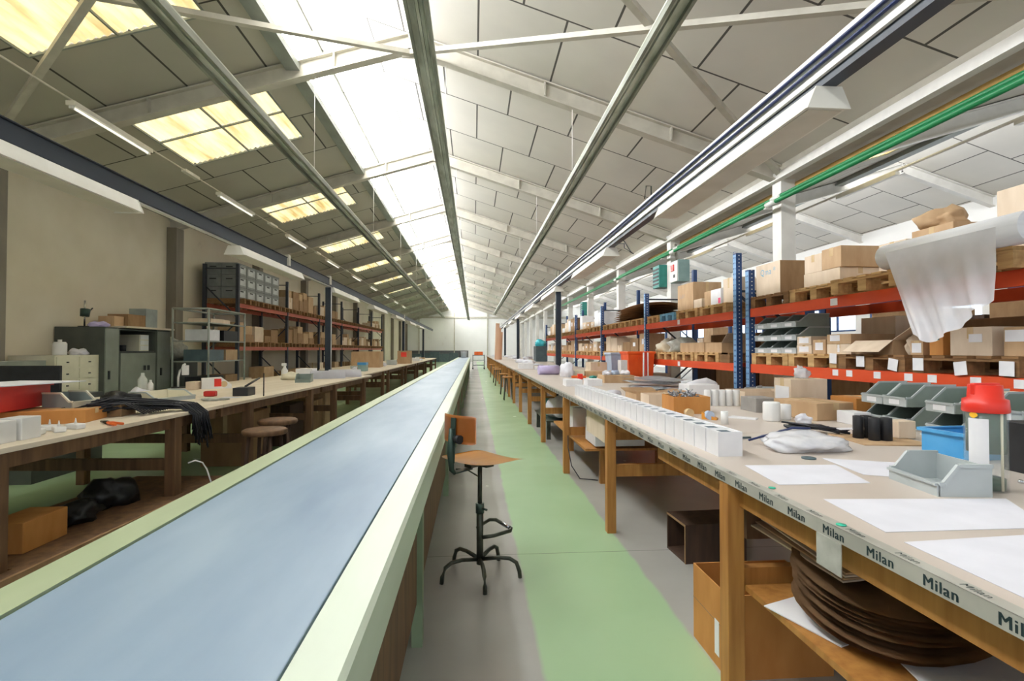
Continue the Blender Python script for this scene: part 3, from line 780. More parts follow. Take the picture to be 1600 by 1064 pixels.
lump('wrapped_bundle', 'clear film wrapped bundle beside the crumpled packing paper', 'bundle', (4.35, 3.75, PU+.0), (.12, .22, .3), 'bag', .3, 5)
carton('big pale carton at the near end of the upper rack level', 3.78, 4.3, 2.95, 3.42, PU, PU+.47, 'kraft_light')
# film roll with hanging sheet
fr_ = empty('film_roll', 'large roll of milky plastic film with its loose sheet hanging down', 'film roll', (3.5, 2.95, PU+.107))
MB().tube([(0, 0, 0), (0, 1.14, 0)], .105, 28).build('roll', M['film_roll'], fr_)
MB().tube([(0, -.01, 0), (0, 1.15, 0)], .04, 16).build('core', M['kraft'], fr_)
def filmpt(u, v):
    yt = .13+.9*u; yb = .14+.6*u
    zb = [1.7, 1.63, 1.53, 1.47, 1.43, 1.5]
    q = min(u*5, 4.999); k = int(q); zz = zb[k]+(zb[k+1]-zb[k])*(q-k)
    z0 = 0.02; z1 = zz-2.16
    x = -.106-.02*v+(.026*math.sin(u*17+2*v)+.014*math.sin(u*37+5*v))*v
    return (x, yt*(1-v)+yb*v, z0+(z1-z0)*v)
MB().grid(filmpt, 48, 20).build('loose_sheet', M['film'], fr_)

# upper level, far rack first bay
r = carton('large carton with faint grey print on the far rack upper level, behind the cabinet', 3.66, 4.15, 8.3, 8.95, PU, PU+.46, 'kraft')
tl = text_mesh('LAV', .1)
lettering([(tl, Matrix.Translation((-.2475, .2, .22)) @ FRONT)], 'print', M['ink_grey'], r)
carton('low pale carton in front of the large printed carton, far rack upper level', 3.66, 3.9, 7.98, 8.28, PU, PU+.15, 'kraft_light')
r = carton('white carton with a pink sticker on the far rack upper level', 3.66, 3.9, 7.34, 7.66, PU, PU+.24, 'white_card', tape=False)
MB().box(-.1215, -.1203, -.15, -.08, .02, .1).build('pink_sticker', M['pink'], r)
carton('open brown carton beside the white one, far rack upper level', 3.68, 3.92, 7.68, 7.92, PU, PU+.24, 'kraft', opened=True)
carton('tall brown carton behind the white one, far rack upper level', 4.0, 4.35, 7.4, 7.9, PU, PU+.4, 'kraft_dark')
carton('pale carton at the uprights, far rack upper level', 3.68, 4.0, 6.98, 7.3, PU, PU+.36, 'kraft_light')

# lower level, near rack: a stack of storage bins and cartons
k = 0
b0 = None
for row in range(3):
    for c in range(3):
        lab = 'pale green-grey storage bin by the blue upright, %s row, %s from the upright' % (['bottom', 'middle', 'top'][row], nth(c))
        loc = (3.65, 6.28-.285*c-.02, PL+.152*row)
        if b0 is None: b0 = pick_bin(lab, loc, 0, .28, .4, .148, 'green_bin', 'pale_bin', 'storage bins on the lower rack level')
        else: dup(b0, loc, 0, lab)
carton('white-faced carton on the lower near rack level, next to the bin stack', 3.66, 4.0, 5.3, 5.56, PL, PL+.095, 'kraft_light', paper=(0, .02, .16, .06))
carton('second small carton stacked on the white-faced one, lower near rack', 3.66, 3.98, 5.31, 5.55, PL+.097, PL+.19, 'kraft_light', paper=(0, .02, .16, .06))
carton('small pale carton with a paper label, third on the lower near rack', 3.66, 4.0, 5.08, 5.28, PL, PL+.15, 'kraft', paper=(0, .04, .12, .08))
carton('wide pale carton with strapping, lower near rack, bottom of two', 3.66, 4.1, 4.72, 5.06, PL, PL+.1, 'kraft_light', paper=(0, .02, .03, .075))
carton('wide flat carton on top of the strapped one, lower near rack', 3.66, 4.12, 4.72, 5.06, PL+.102, PL+.2, 'kraft', paper=(.05, .03, .14, .06))
r = carton('open carton with a raised pale flap on the lower near rack level', 3.66, 4.05, 4.22, 4.66, PL, PL+.13, 'kraft', opened=True)
add_flaps(r, .195, .22, .13, 'kraft_light', '-', ang=-.65, ln=.8); add_flaps(r, .195, .22, .13, 'kraft_light', 'f', ang=.5, ln=.9)
carton('pale carton standing at the back of the lower near rack level', 4.15, 4.5, 4.75, 5.2, PL, PL+.38, 'kraft_light')
lump('packing_paper', 'crumpled kraft paper on the lower rack level beside the hanging film', 'packing paper', (3.85, 4.13, PL), (.14, .05, .14), 'kraft_light', .35, 11)
carton('white-labelled low carton under the hanging film', 3.66, 3.9, 3.92, 4.04, PL, PL+.12, 'kraft', paper=(0, .02, .09, .08))
r = carton('narrow upright carton with a dark square mark, lower near rack', 3.66, 3.95, 3.74, 3.86, PL, PL+.19, 'kraft_orange')
MB().box(-.147, -.1453, -.03, .03, .12, .17).build('dark_mark', M['slate'], r)
carton('large pale carton with two white labels, lower near rack', 3.66, 4.05, 3.36, 3.68, PL, PL+.21, 'kraft_light', paper=(-.04, .1, .1, .06))
carton('brown carton at the near end of the lower rack level', 3.66, 3.9, 3.02, 3.28, PL, PL+.2, 'kraft', paper=(.03, .1, .18, .08))
carton('dark brown carton behind the hanging film on the lower rack level', 4.15, 4.55, 3.5, 4.5, PL, PL+.3, 'kraft_dark')
# paper tags on the pallets and beam
for i, (y, z) in enumerate(((4.86, 1.29), (4.5, 1.27), (4.13, 1.25), (3.88, 1.26), (3.52, 1.24), (3.19, 1.25))):
    o = MB().box(-.0008, .0008, -.05, .05, -.05, .05).build('paper_tag', M['label'], None, (PX-.012, y, z)); o.rotation_euler = (R([2, 0, 9, 0, -7, 1][i]), 0, 0)
    tag(o, 'white paper tag stuck to the lower near rack pallets, %s from the bin stack' % nth(i), 'paper tag', 'paper tags on the lower pallets')
for i, y in enumerate((5.36, 4.85, 4.66, 4.32, 3.99, 3.77, 3.42, 3.12)):
    o = MB().box(-.0008, .0008, -.04, .04, -.03, .03).build('beam_label', M['label'], None, (RXF-.0265, y, 1.15))
    tag(o, 'small white label on the lower orange beam, %s from the bin stack' % nth(i), 'label', 'labels on the lower orange beam')
tag(MB().box(-.0008, .0008, -.05, .05, -.035, .035).build('beam_label', M['label'], None, (RXF-.0265, 4.86, 1.855)), 'white label on the upper orange beam of the near rack', 'label')
tag(MB().box(-.0008, .0008, -.05, .05, -.04, .04).build('beam_label', M['label'], None, (RXF-.0265, 8.75, 1.86)), 'white label on the upper orange beam of the far rack', 'label')
tag(MB().box(-.0008, .0008, -.05, .05, -.04, .04).build('beam_label', M['label'], None, (RXF-.0265, 8.75, 1.13)), 'white label on the lower orange beam of the far rack', 'label')

# lower level, far rack first bay
carton('long flat brown carton lying on the far rack lower level', 3.66, 4.2, 7.9, 8.85, PL, PL+.16, 'kraft')
carton('long grey-brown carton behind on the far rack lower level', 4.25, 4.6, 7.3, 8.9, PL, PL+.3, 'kraft_dark')
r = carton('open carton with flaps on the far rack lower level, right of the long flat one', 3.66, 4.1, 7.32, 7.86, PL, PL+.15, 'kraft', opened=True)
add_flaps(r, .22, .27, .15, 'kraft_light', '+f', ang=.7, ln=.7)
carton('slim upright pale carton on the far rack lower level', 3.64, 3.72, 7.36, 7.44, PL+.0, PL+.24, 'kraft_light') if False else None
lump('parts_heap', 'heap of pale wrapped parts on the far rack lower level, by the rolled paper', 'parts', (3.9, 9.25, PL), (.2, .25, .17), 'grey_bag', .35, 21)
lump('parts_heap', 'heap of pale wrapped parts at the far end of the first lower bay', 'parts', (3.9, 10.05, PL), (.2, .24, .16), 'cream', .4, 22)
tag(MB().tube([(3.75, 8.9, PL+.21), (4.3, 9.0, PL+.21)], .05, 14).build('paper_roll', M['kraft_light']), 'short roll of kraft paper on the long flat carton', 'paper roll') if False else None

# brown board pile on the tall far bay
for i in range(6):
    o = MB().grid(lambda u, v: (-.45+.9*u, -1.3+2.6*v, .03*math.sin(v*4)+.02*math.sin(u*5)), 8, 12, .008).build('brown_board', M['rounds'], None, (4.1+.02*i, 11.9+.05*(i % 3), 2.06+.05+.055*i))
    tag(o, 'dark brown warped board piled on the far rack top level, %s from the bottom' % nth(i), 'board', 'warped brown boards on the far rack')
for i, y in enumerate((10.7, 11.55, 12.4, 13.25)):
    pallet('pale pallet under the brown boards, %s from the near end' % nth(i), PX, y, DU, .78, 'pallet', False)

# random loads on the remaining bays of the far rack
rd = random.Random(5)
kr = ['kraft', 'kraft_light', 'kraft_dark', 'kraft', 'kraft_light', 'white_card']
tone = {'kraft': 'brown', 'kraft_light': 'pale', 'kraft_dark': 'dark brown', 'white_card': 'white', 'kraft_orange': 'orange-brown', 'green_bin': 'grey'}
def fill_far(x0, y0, y1, z, hmax, text, pitch=(.3, .6), xd=.5, gap=.05, grp=None):
    y = y0; i = 0
    while y < y1-.25:
        d = rd.uniform(*pitch); h = rd.uniform(.14, hmax); m = rd.choice(kr)
        if y+d > y1: break
        carton('%s carton %s, %s along' % (tone[m], text, nth(i)), x0, x0+xd*rd.uniform(.75, 1), y, y+d, z, z+h, m, group=grp, tape=rd.random() < .5, paper=(0, h*.4, d*.3, h*.3) if rd.random() < .4 else None)
        y += d+rd.uniform(.02, gap*2); i += 1
for bi, (a, b) in enumerate(((14.3, 17.8), (18.0, 21.5), (21.7, 25.2))):
    for k in range(4):
        y = a+.05+k*.86
        pallet('pallet on the upper level of the %s bay of the far rack, %s along' % (nth(bi+2), nth(k)), PX, y, DU, .8, 'pallet', False)
        pallet('pallet on the lower level of the %s bay of the far rack, %s along' % (nth(bi+2), nth(k)), PX, y, DL, .8, 'pallet', False)
    fill_far(3.66, a+.06, b-.1, DU+.142, .5, 'on the far rack upper level, %s bay' % nth(bi+2), grp='cartons on the far rack')
    fill_far(3.66, a+.06, b-.1, DL+.142, .38, 'on the far rack lower level, %s bay' % nth(bi+2), grp='cartons on the far rack')
for k in range(4):
    pallet('pallet on the lower level of the second far rack bay, %s along' % nth(k), PX, 10.62+k*.87, DL, .8, 'pallet', False)
fill_far(3.66, 10.65, 14.05, DL+.142, .4, 'on the lower level under the brown boards', grp='cartons on the far rack')
# floor level loads under the racks
fill_far(3.75, 2.9, 6.3, .001, .85, 'on the floor under the near rack', (.5, .9), .8, grp='cartons under the racks')
for bi, (a, b) in enumerate(((6.9, 10.4), (10.6, 14.1))):
    fill_far(3.75, a, b, .001, .9, 'on the floor under the far rack, %s bay' % nth(bi), (.5, .9), .8, grp='cartons under the racks')
for bi, (a, b) in enumerate(((14.0, 17.5), (17.7, 21.2), (21.4, 24.9))):
    fill_far(7.25, a, b, 2.611, .6, 'on the second rack row top, %s bay' % nth(bi), (.6, 1.1), .8, grp='cartons on the second rack row')
    fill_far(7.25, a, b, 1.411, .7, 'on the second rack row lower level, %s bay' % nth(bi), (.6, 1.1), .8, grp='cartons on the second rack row')

rq = random.Random(33); y = 2.6; i = 0
while y < 13:
    d = rq.uniform(.7, 1.1); h = rq.choice([1.8, 1.95]) if y < 7 else rq.choice([1.1, 1.3, 1.2]); m = rq.choice(['kraft_dark', 'kraft', 'wood_dark', 'kraft_dark'])
    carton('big brown carton on the floor behind the racks, %s from the near end' % nth(i), 6.1, 6.9, y, y+d, .001, h, m, group='big cartons behind the racks'); y += d+.06; i += 1
# electrical boxes on the second column
hb = empty('switch_cabinet', 'grey-teal switch cabinet with a red switch on the white column', 'cabinet', (5.2, 13.28, 3.12))
MB().box(0, .3, -.62, -.08, 0, .56, bev=.01).build('housing', M['teal_grey'], hb)
MB().box(-.02, 0, -.6, -.1, .02, .54).build('door', M['steel_white'], hb)
MB().box(-.04, -.02, -.4, -.2, .3, .46).build('red_switch', M['red'], hb)
MB().box(-.03, -.02, -.45, -.35, .12, .2).build('dark_plate', M['black'], hb)
fh = empty('fan_heater', 'teal fan heater with dark slats on the white column', 'heater', (5.1, 13.75, 3.1))
MB().box(0, .35, 0, .5, 0, .62, bev=.01).build('housing', M['teal'], fh)
for k in range(5): MB().box(-.012, 0, .04, .46, .08+k*.1, .13+k*.1).build('slat', M['black'], fh)
dup(fh, (5.1, 23.75, 3.0), label='teal fan heater with dark slats on a white column far behind')
tag(MB().tube([(5.34, 13.2, 3.95), (5.34, 13.2, 4.15), (5.4, 13.4, 4.2), (5.5, 13.4, 3.7)], .05, 10).build('vent_pipe', M['steel_beige']), 'short grey vent pipe bending over the switch cabinet', 'pipe')

# ------------------------------------------------------------------ things on the right benches
B = BZ
wb0 = empty('white_box', 'open white carton box, nearest of the long row on the bench edge', 'box', (1.115, 2.27, B), 0, 'row of open white boxes')
MB().box(0, .115, 0, .122, 0, .003).box(0, .003, 0, .122, .003, .112).box(.112, .115, 0, .122, .003, .112).box(.003, .112, 0, .003, .003, .112).box(.003, .112, .119, .122, .003, .112).build('walls', M['white_card'], wb0)
MB().box(.003, .112, .003, .03, .1, .108).box(.003, .112, .092, .119, .1, .108).box(.003, .03, .03, .092, .1, .108).box(.085, .112, .03, .092, .1, .108).build('inner_frame', M['white_card'], wb0)
MB().box(.03, .085, .03, .092, .1045, .1065).build('painted_opening', M['opening_shade'], wb0)  # flat dark sheet painted in for the shaded open top
for i in range(1, 25):
    dup(wb0, (1.115-.0012*i, 2.27+.1275*i, B), label='open white box in the long row on the bench edge, %s from the near end' % nth(i))
# the far flat white case block
def papers(label, pts, t=.0012, m='paper', lines=True):
    c = (sum(p[0] for p in pts)/4, sum(p[1] for p in pts)/4)
    o = MB().prism([(p[0]-c[0], p[1]-c[1]) for p in pts], 'z', 0, t).build('paper_sheet', M[m], None, (c[0], c[1], B+.0005))
    return tag(o, label, 'paper')
papers('large white paper sheet beside the end of the white box row', [(1.1, 1.78), (1.45, 1.78), (1.53, 2.07), (1.14, 2.09)])
papers('white paper sheet in front of the grey bin, behind the other sheet', [(1.52, 1.9), (1.62, 1.85), (1.9, 2.06), (1.56, 2.2)])
papers('white paper sheet in front of the grey bin on the near bench', [(1.1, 1.3), (1.58, 1.3), (1.74, 1.56), (1.14, 1.6)])
papers('large white paper sheet at the near end of the right bench', [(1.08, .9), (1.6, .9), (1.55, 1.26), (1.09, 1.23)])
lump('plastic_bag', 'puffy clear plastic bag with blue straps lying on the near bench', 'plastic bag', (1.62, 2.43, B), (.2, .16, .055), 'bag', .16, 4, sub=4)
tag(MB().tube([(1.42, 2.56, B+.02), (1.5, 2.5, B+.06), (1.58, 2.44, B+.1), (1.66, 2.42, B+.1)], .006, 6).build('strap', M['cable_blue']), 'dark blue strap over the clear plastic bag', 'strap')
tag(MB().tube([(1.4, 2.68, B+.006), (1.46, 2.7, B+.008), (1.52, 2.72, B+.006)], .006, 6).build('strap', M['slate']), 'grey strap end left of the clear plastic bag', 'strap')
tag(MB().lathe([(0, 0), (.03, 0), (.03, .006), (0, .006)], n=18).build('metal_disc', M['slate'], None, (1.5, 2.2, B)), 'small dark disc beside the clear plastic bag', 'disc')
pick_bin('grey plastic storage bin alone on the near bench, by the red-capped tube', (1.56, 1.72, B), R(-8), .24, .17, .1, 'pale_bin', 'pale_bin', paper=False)
# blue crate
bb = empty('blue_crate', 'bright blue open crate behind the red-capped tube', 'crate', (2.17, 2.1, B), R(4))
MB().prism([(.015, .0), (.245, .0), (.245, .23), (.015, .23)], 'z', 0, .005).build('base', M['bin_blue'], bb)
mb = MB()
for a, b in (((.012, .0), (.012, .23)), ((.248, .0), (.248, .23)), ((.012, .0), (.248, .0)), ((.012, .23), (.248, .23))):
    mb.beam((a[0], a[1], .055), (b[0], b[1], .055), .006, .11)
mb.build('wall', M['bin_blue'], bb)
MB().box(-.006, .012, -.012, .242, .1, .115).box(.248, .266, -.012, .242, .1, .115).box(.012, .248, -.018, .003, .1, .115).box(.012, .248, .227, .245, .1, .115).build('rim', M['bin_blue'], bb)
# clear tube with red cap
jt = empty('capped_tube', 'tall clear tube with a red cap and green fill on the near bench', 'tube', (1.8, 1.68, B))
MB().lathe([(.0, 0), (.06, 0), (.06, .285), (.057, .285), (.057, .004), (0, .004)], n=32).build('clear_body', M['glass'], jt)
MB().lathe([(0, .13), (.054, .13), (.054, .283), (0, .283)], n=28).build('green_fill', M['green_liquid'], jt)
MB().lathe([(0, .006), (.052, .006), (.052, .042), (0, .042)], n=28).build('green_foot', M['green_liquid'], jt)
MB().tube([(.0, -.056, .006), (.0, -.056, .28)], .004, 8).build('inner_rod', M['cream'], jt)
MB().lathe([(.063, .27), (.066, .275), (.063, .315), (.05, .32), (.047, .365), (.03, .365), (.028, .335), (0, .335)], n=28).box(-.05, .05, -.009, .009, .33, .372, bev=.004).build('red_cap', M['red'], jt)
mb = MB(); mb.grid(lambda u, v: (.0612*math.cos(PI*.98+u*.95), .0612*math.sin(PI*.98+u*.95), .06+.19*v), 10, 1); mb.build('paper_label', M['label'], jt)
mb = MB(); mb.grid(lambda u, v: (.0614*math.cos(PI*1.0+u*.42), .0614*math.sin(PI*1.0+u*.42), .262+.022*(v-.5)*math.sin(PI*(.08+.84*u))), 8, 2); mb.build('orange_sticker', M['yellow'], jt)
# black cylinders on a card pad
tag(MB().box(-.17, .17, -.17, .17, 0, .006).build('card_pad', M['kraft'], None, (2.18, 2.62, B)), 'flat kraft card under the black cylinders', 'card').rotation_euler = (0, 0, R(-8))
cyl0 = None
for i, (x, y) in enumerate(((2.1, 2.66), (2.155, 2.675), (2.13, 2.585), (2.19, 2.575))):
    lab = 'short black cylinder on the kraft card, %s' % ['front left', 'behind, half hidden', 'front middle', 'front toward the blue crate'][i]
    if cyl0 is None:
        cyl0 = tag(MB().lathe([(0, 0), (.0255, 0), (.027, .002), (.027, .118), (.0255, .12), (.019, .12), (.019, .1), (0, .1)], n=24).build('black_cylinder', M['black'], None, (x, y, B+.0065)), lab, 'cylinder', 'black cylinders on the card')
    else: dup(cyl0, (x, y, B+.0065), label=lab)
carton('small grey-beige block behind the black cylinders', 2.3, 2.4, 2.62, 2.7, B+.0065, B+.1, 'kraft_light', tape=False, name='block')
mb = MB()
for i in range(16):
    t = i/15; mb.tube([(1.92+.03*math.sin(i*2), 3.05-.02*i*.3, B+.02+.012*(i % 3)), (2.02+.04*math.sin(i), 2.9-.005*i, B+.03+.01*(i % 2)), (2.1+.03*math.cos(i*3), 2.76+.01*i*.3, B+.014+.01*(i % 3))], .007, 6)
tag(mb.build('strap_bundle', M['rubber']), 'bundle of black straps lying behind the black cylinders', 'strap bundle')
tag(MB().prism([(0, 0), (.12, .01), (.13, .06), (.01, .05)], 'z', 0, .004).build('card_slip', M['label'], None, (2.0, 2.66, B+.05)), 'white slip on the bundle of black straps', 'paper slip')
# bins at the back of the near bench
q0 = b0
def benchbin(x, y, z, lab, rz=0.): return dup(q0, (x, y, z), rz, lab, 'storage bins at the back of the near bench', (.8, .62, .86))
for row in range(2):
    for c in range(2):
        benchbin(2.6, 3.17-.18*c, B+.012+.13*row, 'grey storage bin in the square stack behind the black cylinders, %s row, %s' % (['bottom', 'top'][row], ['farther', 'nearer'][c]))
tag(MB().box(2.58, 2.96, 2.88, 3.27, B, B+.011).build('tray_board', M['white']), 'white board under the square stack of grey bins', 'board')
for row in range(2):
    benchbin(2.58, 2.66, B+.012+.13*row, 'grey storage bin in the double stack behind the blue crate, %s row' % ['bottom', 'top'][row], 0.)
tag(MB().box(2.56, 2.94, 2.55, 2.77, B, B+.011).build('tray_board', M['white']), 'white board under the double stack of bins behind the blue crate', 'board')
for row in range(2):
    benchbin(2.56, 2.3, B+.012+.13*row, 'grey storage bin at the right frame edge, %s row' % ['bottom', 'top'][row])
tag(MB().box(2.54, 2.92, 2.19, 2.41, B, B+.011).build('tray_board', M['white']), 'white board under the bins at the right frame edge', 'board')
carton('tilted kraft carton standing in the bins at the right frame edge', 2.66, 2.84, 2.42, 2.5, B, B+.27, 'kraft_light', tape=False)
carton('black box behind the red-capped tube', 2.16, 2.4, 1.72, 1.95, B, B+.2, 'black', tape=False, name='black_box')
pick_bin('grey storage bin at the right frame edge, cut by the frame', (1.79, 1.34, B), R(-20), .24, .26, .1, 'pale_bin', 'pale_bin', paper=False)
for i, (x, y) in enumerate(((1.98, 1.7), (2.02, 1.68), (2.0, 1.74))):
    tag(MB().lathe([(0, 0), (.008, 0), (.009, .006), (.006, .012), (0, .012)], n=10).build('steel_nut', M['chrome'], None, (x, y, B)), 'small shiny steel nut beside the red-capped tube', 'nut', 'loose steel nuts on the bench')
# middle distance cartons
carton('kraft carton lying flat behind the white rolls, with white labels', 2.3, 2.62, 3.36, 3.76, B, B+.12, 'kraft', rz=R(10), paper=(.08, .03, .08, .05))
carton('kraft carton with white labels beside the square bin stack', 2.64, 2.9, 3.36, 3.62, B, B+.15, 'kraft_orange', paper=(-.03, .05, .1, .06))
carton('white box with print in front of the kraft cartons', 2.45, 2.57, 3.14, 3.3, B, B+.08, 'white_card', tape=False)
carton('brown and white carton stacked at the back of the bench', 2.45, 2.75, 3.8, 4.02, B, B+.26, 'kraft_light', paper=(0, .06, .18, .14))
lump('plastic_wrap', 'clear plastic wrap bunched on top of the brown and white carton', 'plastic wrap', (2.6, 3.9, B+.262), (.05, .05, .06), 'bag', .35, 8)
carton('open pale carton behind the single white tube', 2.3, 2.75, 4.2, 4.55, B, B+.13, 'kraft_light', opened=True)
carton('lilac-grey carton behind the white rolls', 2.18, 2.36, 3.82, 4.05, B, B+.11, 'ink_grey', tape=False)
tag(MB().lathe([(0, 0), (.05, 0), (.055, .01), (.055, .12), (.05, .13), (.02, .13), (.02, .12), (0, .12)], n=24).build('white_roll', M['white'], None, (2.04, 3.38, B)), 'thick white paper roll standing by the kraft cartons', 'roll')
tag(MB().lathe([(0, 0), (.034, 0), (.038, .008), (.038, .1), (.034, .108), (0, .108)], n=24).build('white_roll', M['white'], None, (2.17, 3.43, B)), 'slim white paper roll standing behind the thick one', 'roll')
lump('tissue', 'crumpled white tissue beside the slim white roll', 'tissue', (2.2, 3.28, B), (.05, .05, .035), 'paper', .4, 9)
papers('long white card lying beside the thick white roll', [(1.82, 3.55), (1.95, 3.42), (1.99, 3.46), (1.88, 3.6)], .01, 'white_card')
# carton with clips
r = carton('low kraft carton full of metal clips behind the white boxes', 1.52, 1.8, 3.78, 4.06, B, B+.13, 'kraft_orange', opened=True, rz=R(-3))
mb = MB(); rq = random.Random(2)
for i in range(70):
    x, y = rq.uniform(1.55, 1.77), rq.uniform(3.81, 4.03); a = rq.uniform(0, 6); z = B+.1+rq.uniform(0, .05)
    mb.tube([(x, y, z), (x+.03*math.cos(a), y+.03*math.sin(a), z+rq.uniform(-.02, .03))], .005, 5)
for i in range(60): mb.box(1.53+.0, 1.79, 3.79, 4.05, B+.008, B+.1) if i == 0 else None
tag(mb.build('metal_clips', M['tin']), 'pile of metal clips heaped in the low kraft carton', 'clips', kind='stuff')
for i, (x, y) in enumerate(((1.56, 3.62), (1.645, 3.48))):
    tag(MB().tube([(0, -.022, .03), (0, .022, .03)], .03, 20).build('tape_roll', M['tape' if i == 0 else 'pale_blue'], None, (x, y, B)), '%s tape roll standing in front of the low kraft carton' % ['cream', 'pale blue'][i], 'tape roll')
tag(MB().prism([(0, 0), (.1, 0), (.1, .012), (0, .05)], 'y', 0, .05).build('wooden_wedge', M['yellow_ply'], None, (1.6, 3.5, B)), 'small orange wooden wedge between the tape rolls', 'wedge').rotation_euler = (0, 0, R(-40))
tag(MB().lathe([(0, 0), (.023, 0), (.023, .085), (.02, .085), (.02, .01), (0, .01)], n=20).build('white_tube', M['white'], None, (1.64, 3.25, B)), 'single white tube standing alone on the bench', 'tube')
tw = None
for i in range(5):
    lab = 'white tube in the tight row behind the kraft carton, %s from the aisle side' % nth(i)
    if tw is None: tw = tag(MB().lathe([(0, 0), (.028, 0), (.03, .003), (.03, .135), (.027, .14), (0, .14)], n=20).build('white_tube', M['white'], None, (2.03, 4.32, B)), lab, 'tube', 'white tubes in a tight row')
    else: dup(tw, (2.03+.062*i, 4.32-.004*i, B), label=lab)
carton('white wrapped block with faint print behind the white tubes', 2.05, 2.35, 4.75, 5.0, B, B+.15, 'white_card', tape=False, name='white_block')
r = carton('open pale carton left of the low kraft carton', 1.5, 1.72, 4.3, 4.52, B, B+.1, 'kraft_light', opened=True)
r = carton('small kraft tray with a brown flap, behind the white box row', 1.52, 1.85, 4.7, 5.05, B, B+.07, 'kraft', opened=True)
add_flaps(r, .165, .175, .07, 'kraft_dark', 'b+', ang=.15, ln=.9)
for i in range(3):
    o = MB().grid(lambda u, v: (-.3+.6*u, -.4+.8*v, .016+.01*math.sin(u*6+i)+.01*math.sin(v*5+2*i)), 10, 10, .004).build('foil_sheet', M['silver'], None, (2.3+.05*i, 6.1+.3*i, B+.012+.035*i))
    o.rotation_euler = (0, 0, .2*i); tag(o, 'wavy silver sheet on the bench back, %s of three from the bottom' % nth(i), 'sheet', 'silver sheets on the bench')
lump('paper_heap', 'white crumpled film on top of the silver sheets', 'film', (2.55, 5.6, B), (.2, .16, .1), 'paper', .25, 31)
carton('flat kraft carton with dull lid in the middle of the third bench', 1.9, 2.35, 7.35, 7.75, B, B+.11, 'kraft', tape=False)
carton('white case at the far end of the white box row', 1.22, 1.44, 6.7, 6.95, B, B+.09, 'white_card', tape=False, name='white_case')
carton('second white case beside the first, further from the aisle', 1.52, 1.72, 6.75, 7.0, B, B+.09, 'white_card', tape=False, name='white_case')
# power tool and small tools
pt = empty('hand_tool', 'orange and red hand tool behind the white cases', 'tool', (1.72, 8.3, B))
MB().box(-.12, .12, -.03, .03, .02, .06, bev=.01).build('handle', M['tool_orange'], pt)
MB().box(-.02, .06, -.05, .05, 0, .09, bev=.01).build('head', M['red'], pt)
lump('green_sponge', 'small green scourer beside the orange tool', 'scourer', (2.0, 8.5, B), (.06, .05, .03), 'teal', .3, 40)
carton('long kraft box behind the tools on the third bench', 2.0, 2.6, 9.0, 9.25, B, B+.1, 'kraft', tape=False)
carton('pale square carton near the navy post', 2.45, 2.8, 10.6, 11.1, B, B+.22, 'kraft_light')
tag(MB().tube([(1.26, 9.9, B+.09), (1.66, 9.95, B+.09)], .09, 22).build('foam_roll', M['lilac']), 'lilac foam roll lying across the third bench', 'foam roll')
lump('white_bag', 'tall white plastic bag standing in front of the navy post', 'plastic bag', (1.66, 9.0, B), (.11, .12, .16), 'paper', .3, 42)
carton('grey-beige block right of the tall white bag', 1.78, 1.98, 9.05, 9.3, B, B+.12, 'cream', tape=False, name='block')
carton('white framed picture stand on the bench back, beside the grey wheeled bin', 2.6, 2.72, 8.9, 9.1, B, B+.3, 'white_card', tape=False, name='display_stand')

for i, (x, y, m) in enumerate(((1.98, 7.5, 'paper'), (2.12, 7.6, 'pale_blue'), (2.25, 7.5, 'paper'))):
    lump('wrapped_part', '%s wrapped part on the flat kraft carton, %s' % (['white', 'pale blue', 'white'][i], ['aisle side', 'middle', 'rack side'][i]), 'part', (x, y, B+.112), (.06, .07, .04), m, .35, 300+i)
for i, (x, y) in enumerate(((1.45, 5.3), (1.72, 5.4), (2.35, 4.95), (2.6, 5.1))):
    pick_bin('grey storage bin among the silver sheets, %s from the aisle' % nth(i), (x+.4, y, B), R(15*i), .2, .28, .09, 'pale_bin', 'pale_bin', paper=False, group='bins among the silver sheets') if i > 1 else lump('white_parcel', 'white parcel behind the white box row, %s' % ['nearer the edge', 'further in'][i], 'parcel', (x, y, B), (.09, .08, .04), 'paper', .3, 320+i)
for i in range(7):
    y = 9.2+.42*i; x = 1.3+.9*((i*37) % 10)/10
    carton('small %s box on the third bench past the tools, %s along' % (['white', 'brown', 'grey'][i % 3], nth(i)), x, x+.2, y+.5, y+.7, B, B+.07+.03*(i % 3), ['white_card', 'kraft', 'pale_bin'][i % 3], tape=False, name='box', group='small boxes on the third bench') if abs(y+.6-9.95) > .35 else None
# wheeled bins between bench and rack
def wheelie(label, loc, m, h=1.25):
    r = empty('wheeled_bin', label, 'bin', loc)
    t = .012
    def ring(z): f = .21+.05*z/h; return f
    mb = MB()
    a, b = .2, .26
    bot = [(-a, -a), (a, -a), (a, a), (-a, a)]; top = [(-b, -b), (b, -b), (b, b), (-b, b)]
    V0 = [mb.bm.verts.new((x, y, .06)) for x, y in bot]; V1 = [mb.bm.verts.new((x, y, h)) for x, y in top]
    mb.bm.faces.new(V0)
    for i in range(4): mb.bm.faces.new((V0[i], V0[(i+1) % 4], V1[(i+1) % 4], V1[i]))
    mb.build('body', m, r)
    MB().box(-b-.02, b+.02, -b-.02, b+.02, h, h+.05, bev=.01).build('lid', m, r)
    MB().box(-.06, .06, -b-.03, -b-.0, h-.12, h-.05).build('handle', m, r)
    for x in (-.2, .2): MB().tube([(x-.03, .18, .06), (x+.03, .18, .06)], .06, 14).build('wheel', M['black'], r)
    return r
wheelie('bright orange wheeled bin between bench and rack', (3.27, 10.05, 0), M['bin_orange'], 1.29)
wheelie('pale blue wheeled bin beside the orange one', (3.27, 11.3, 0), M['pale_blue'], 1.26)
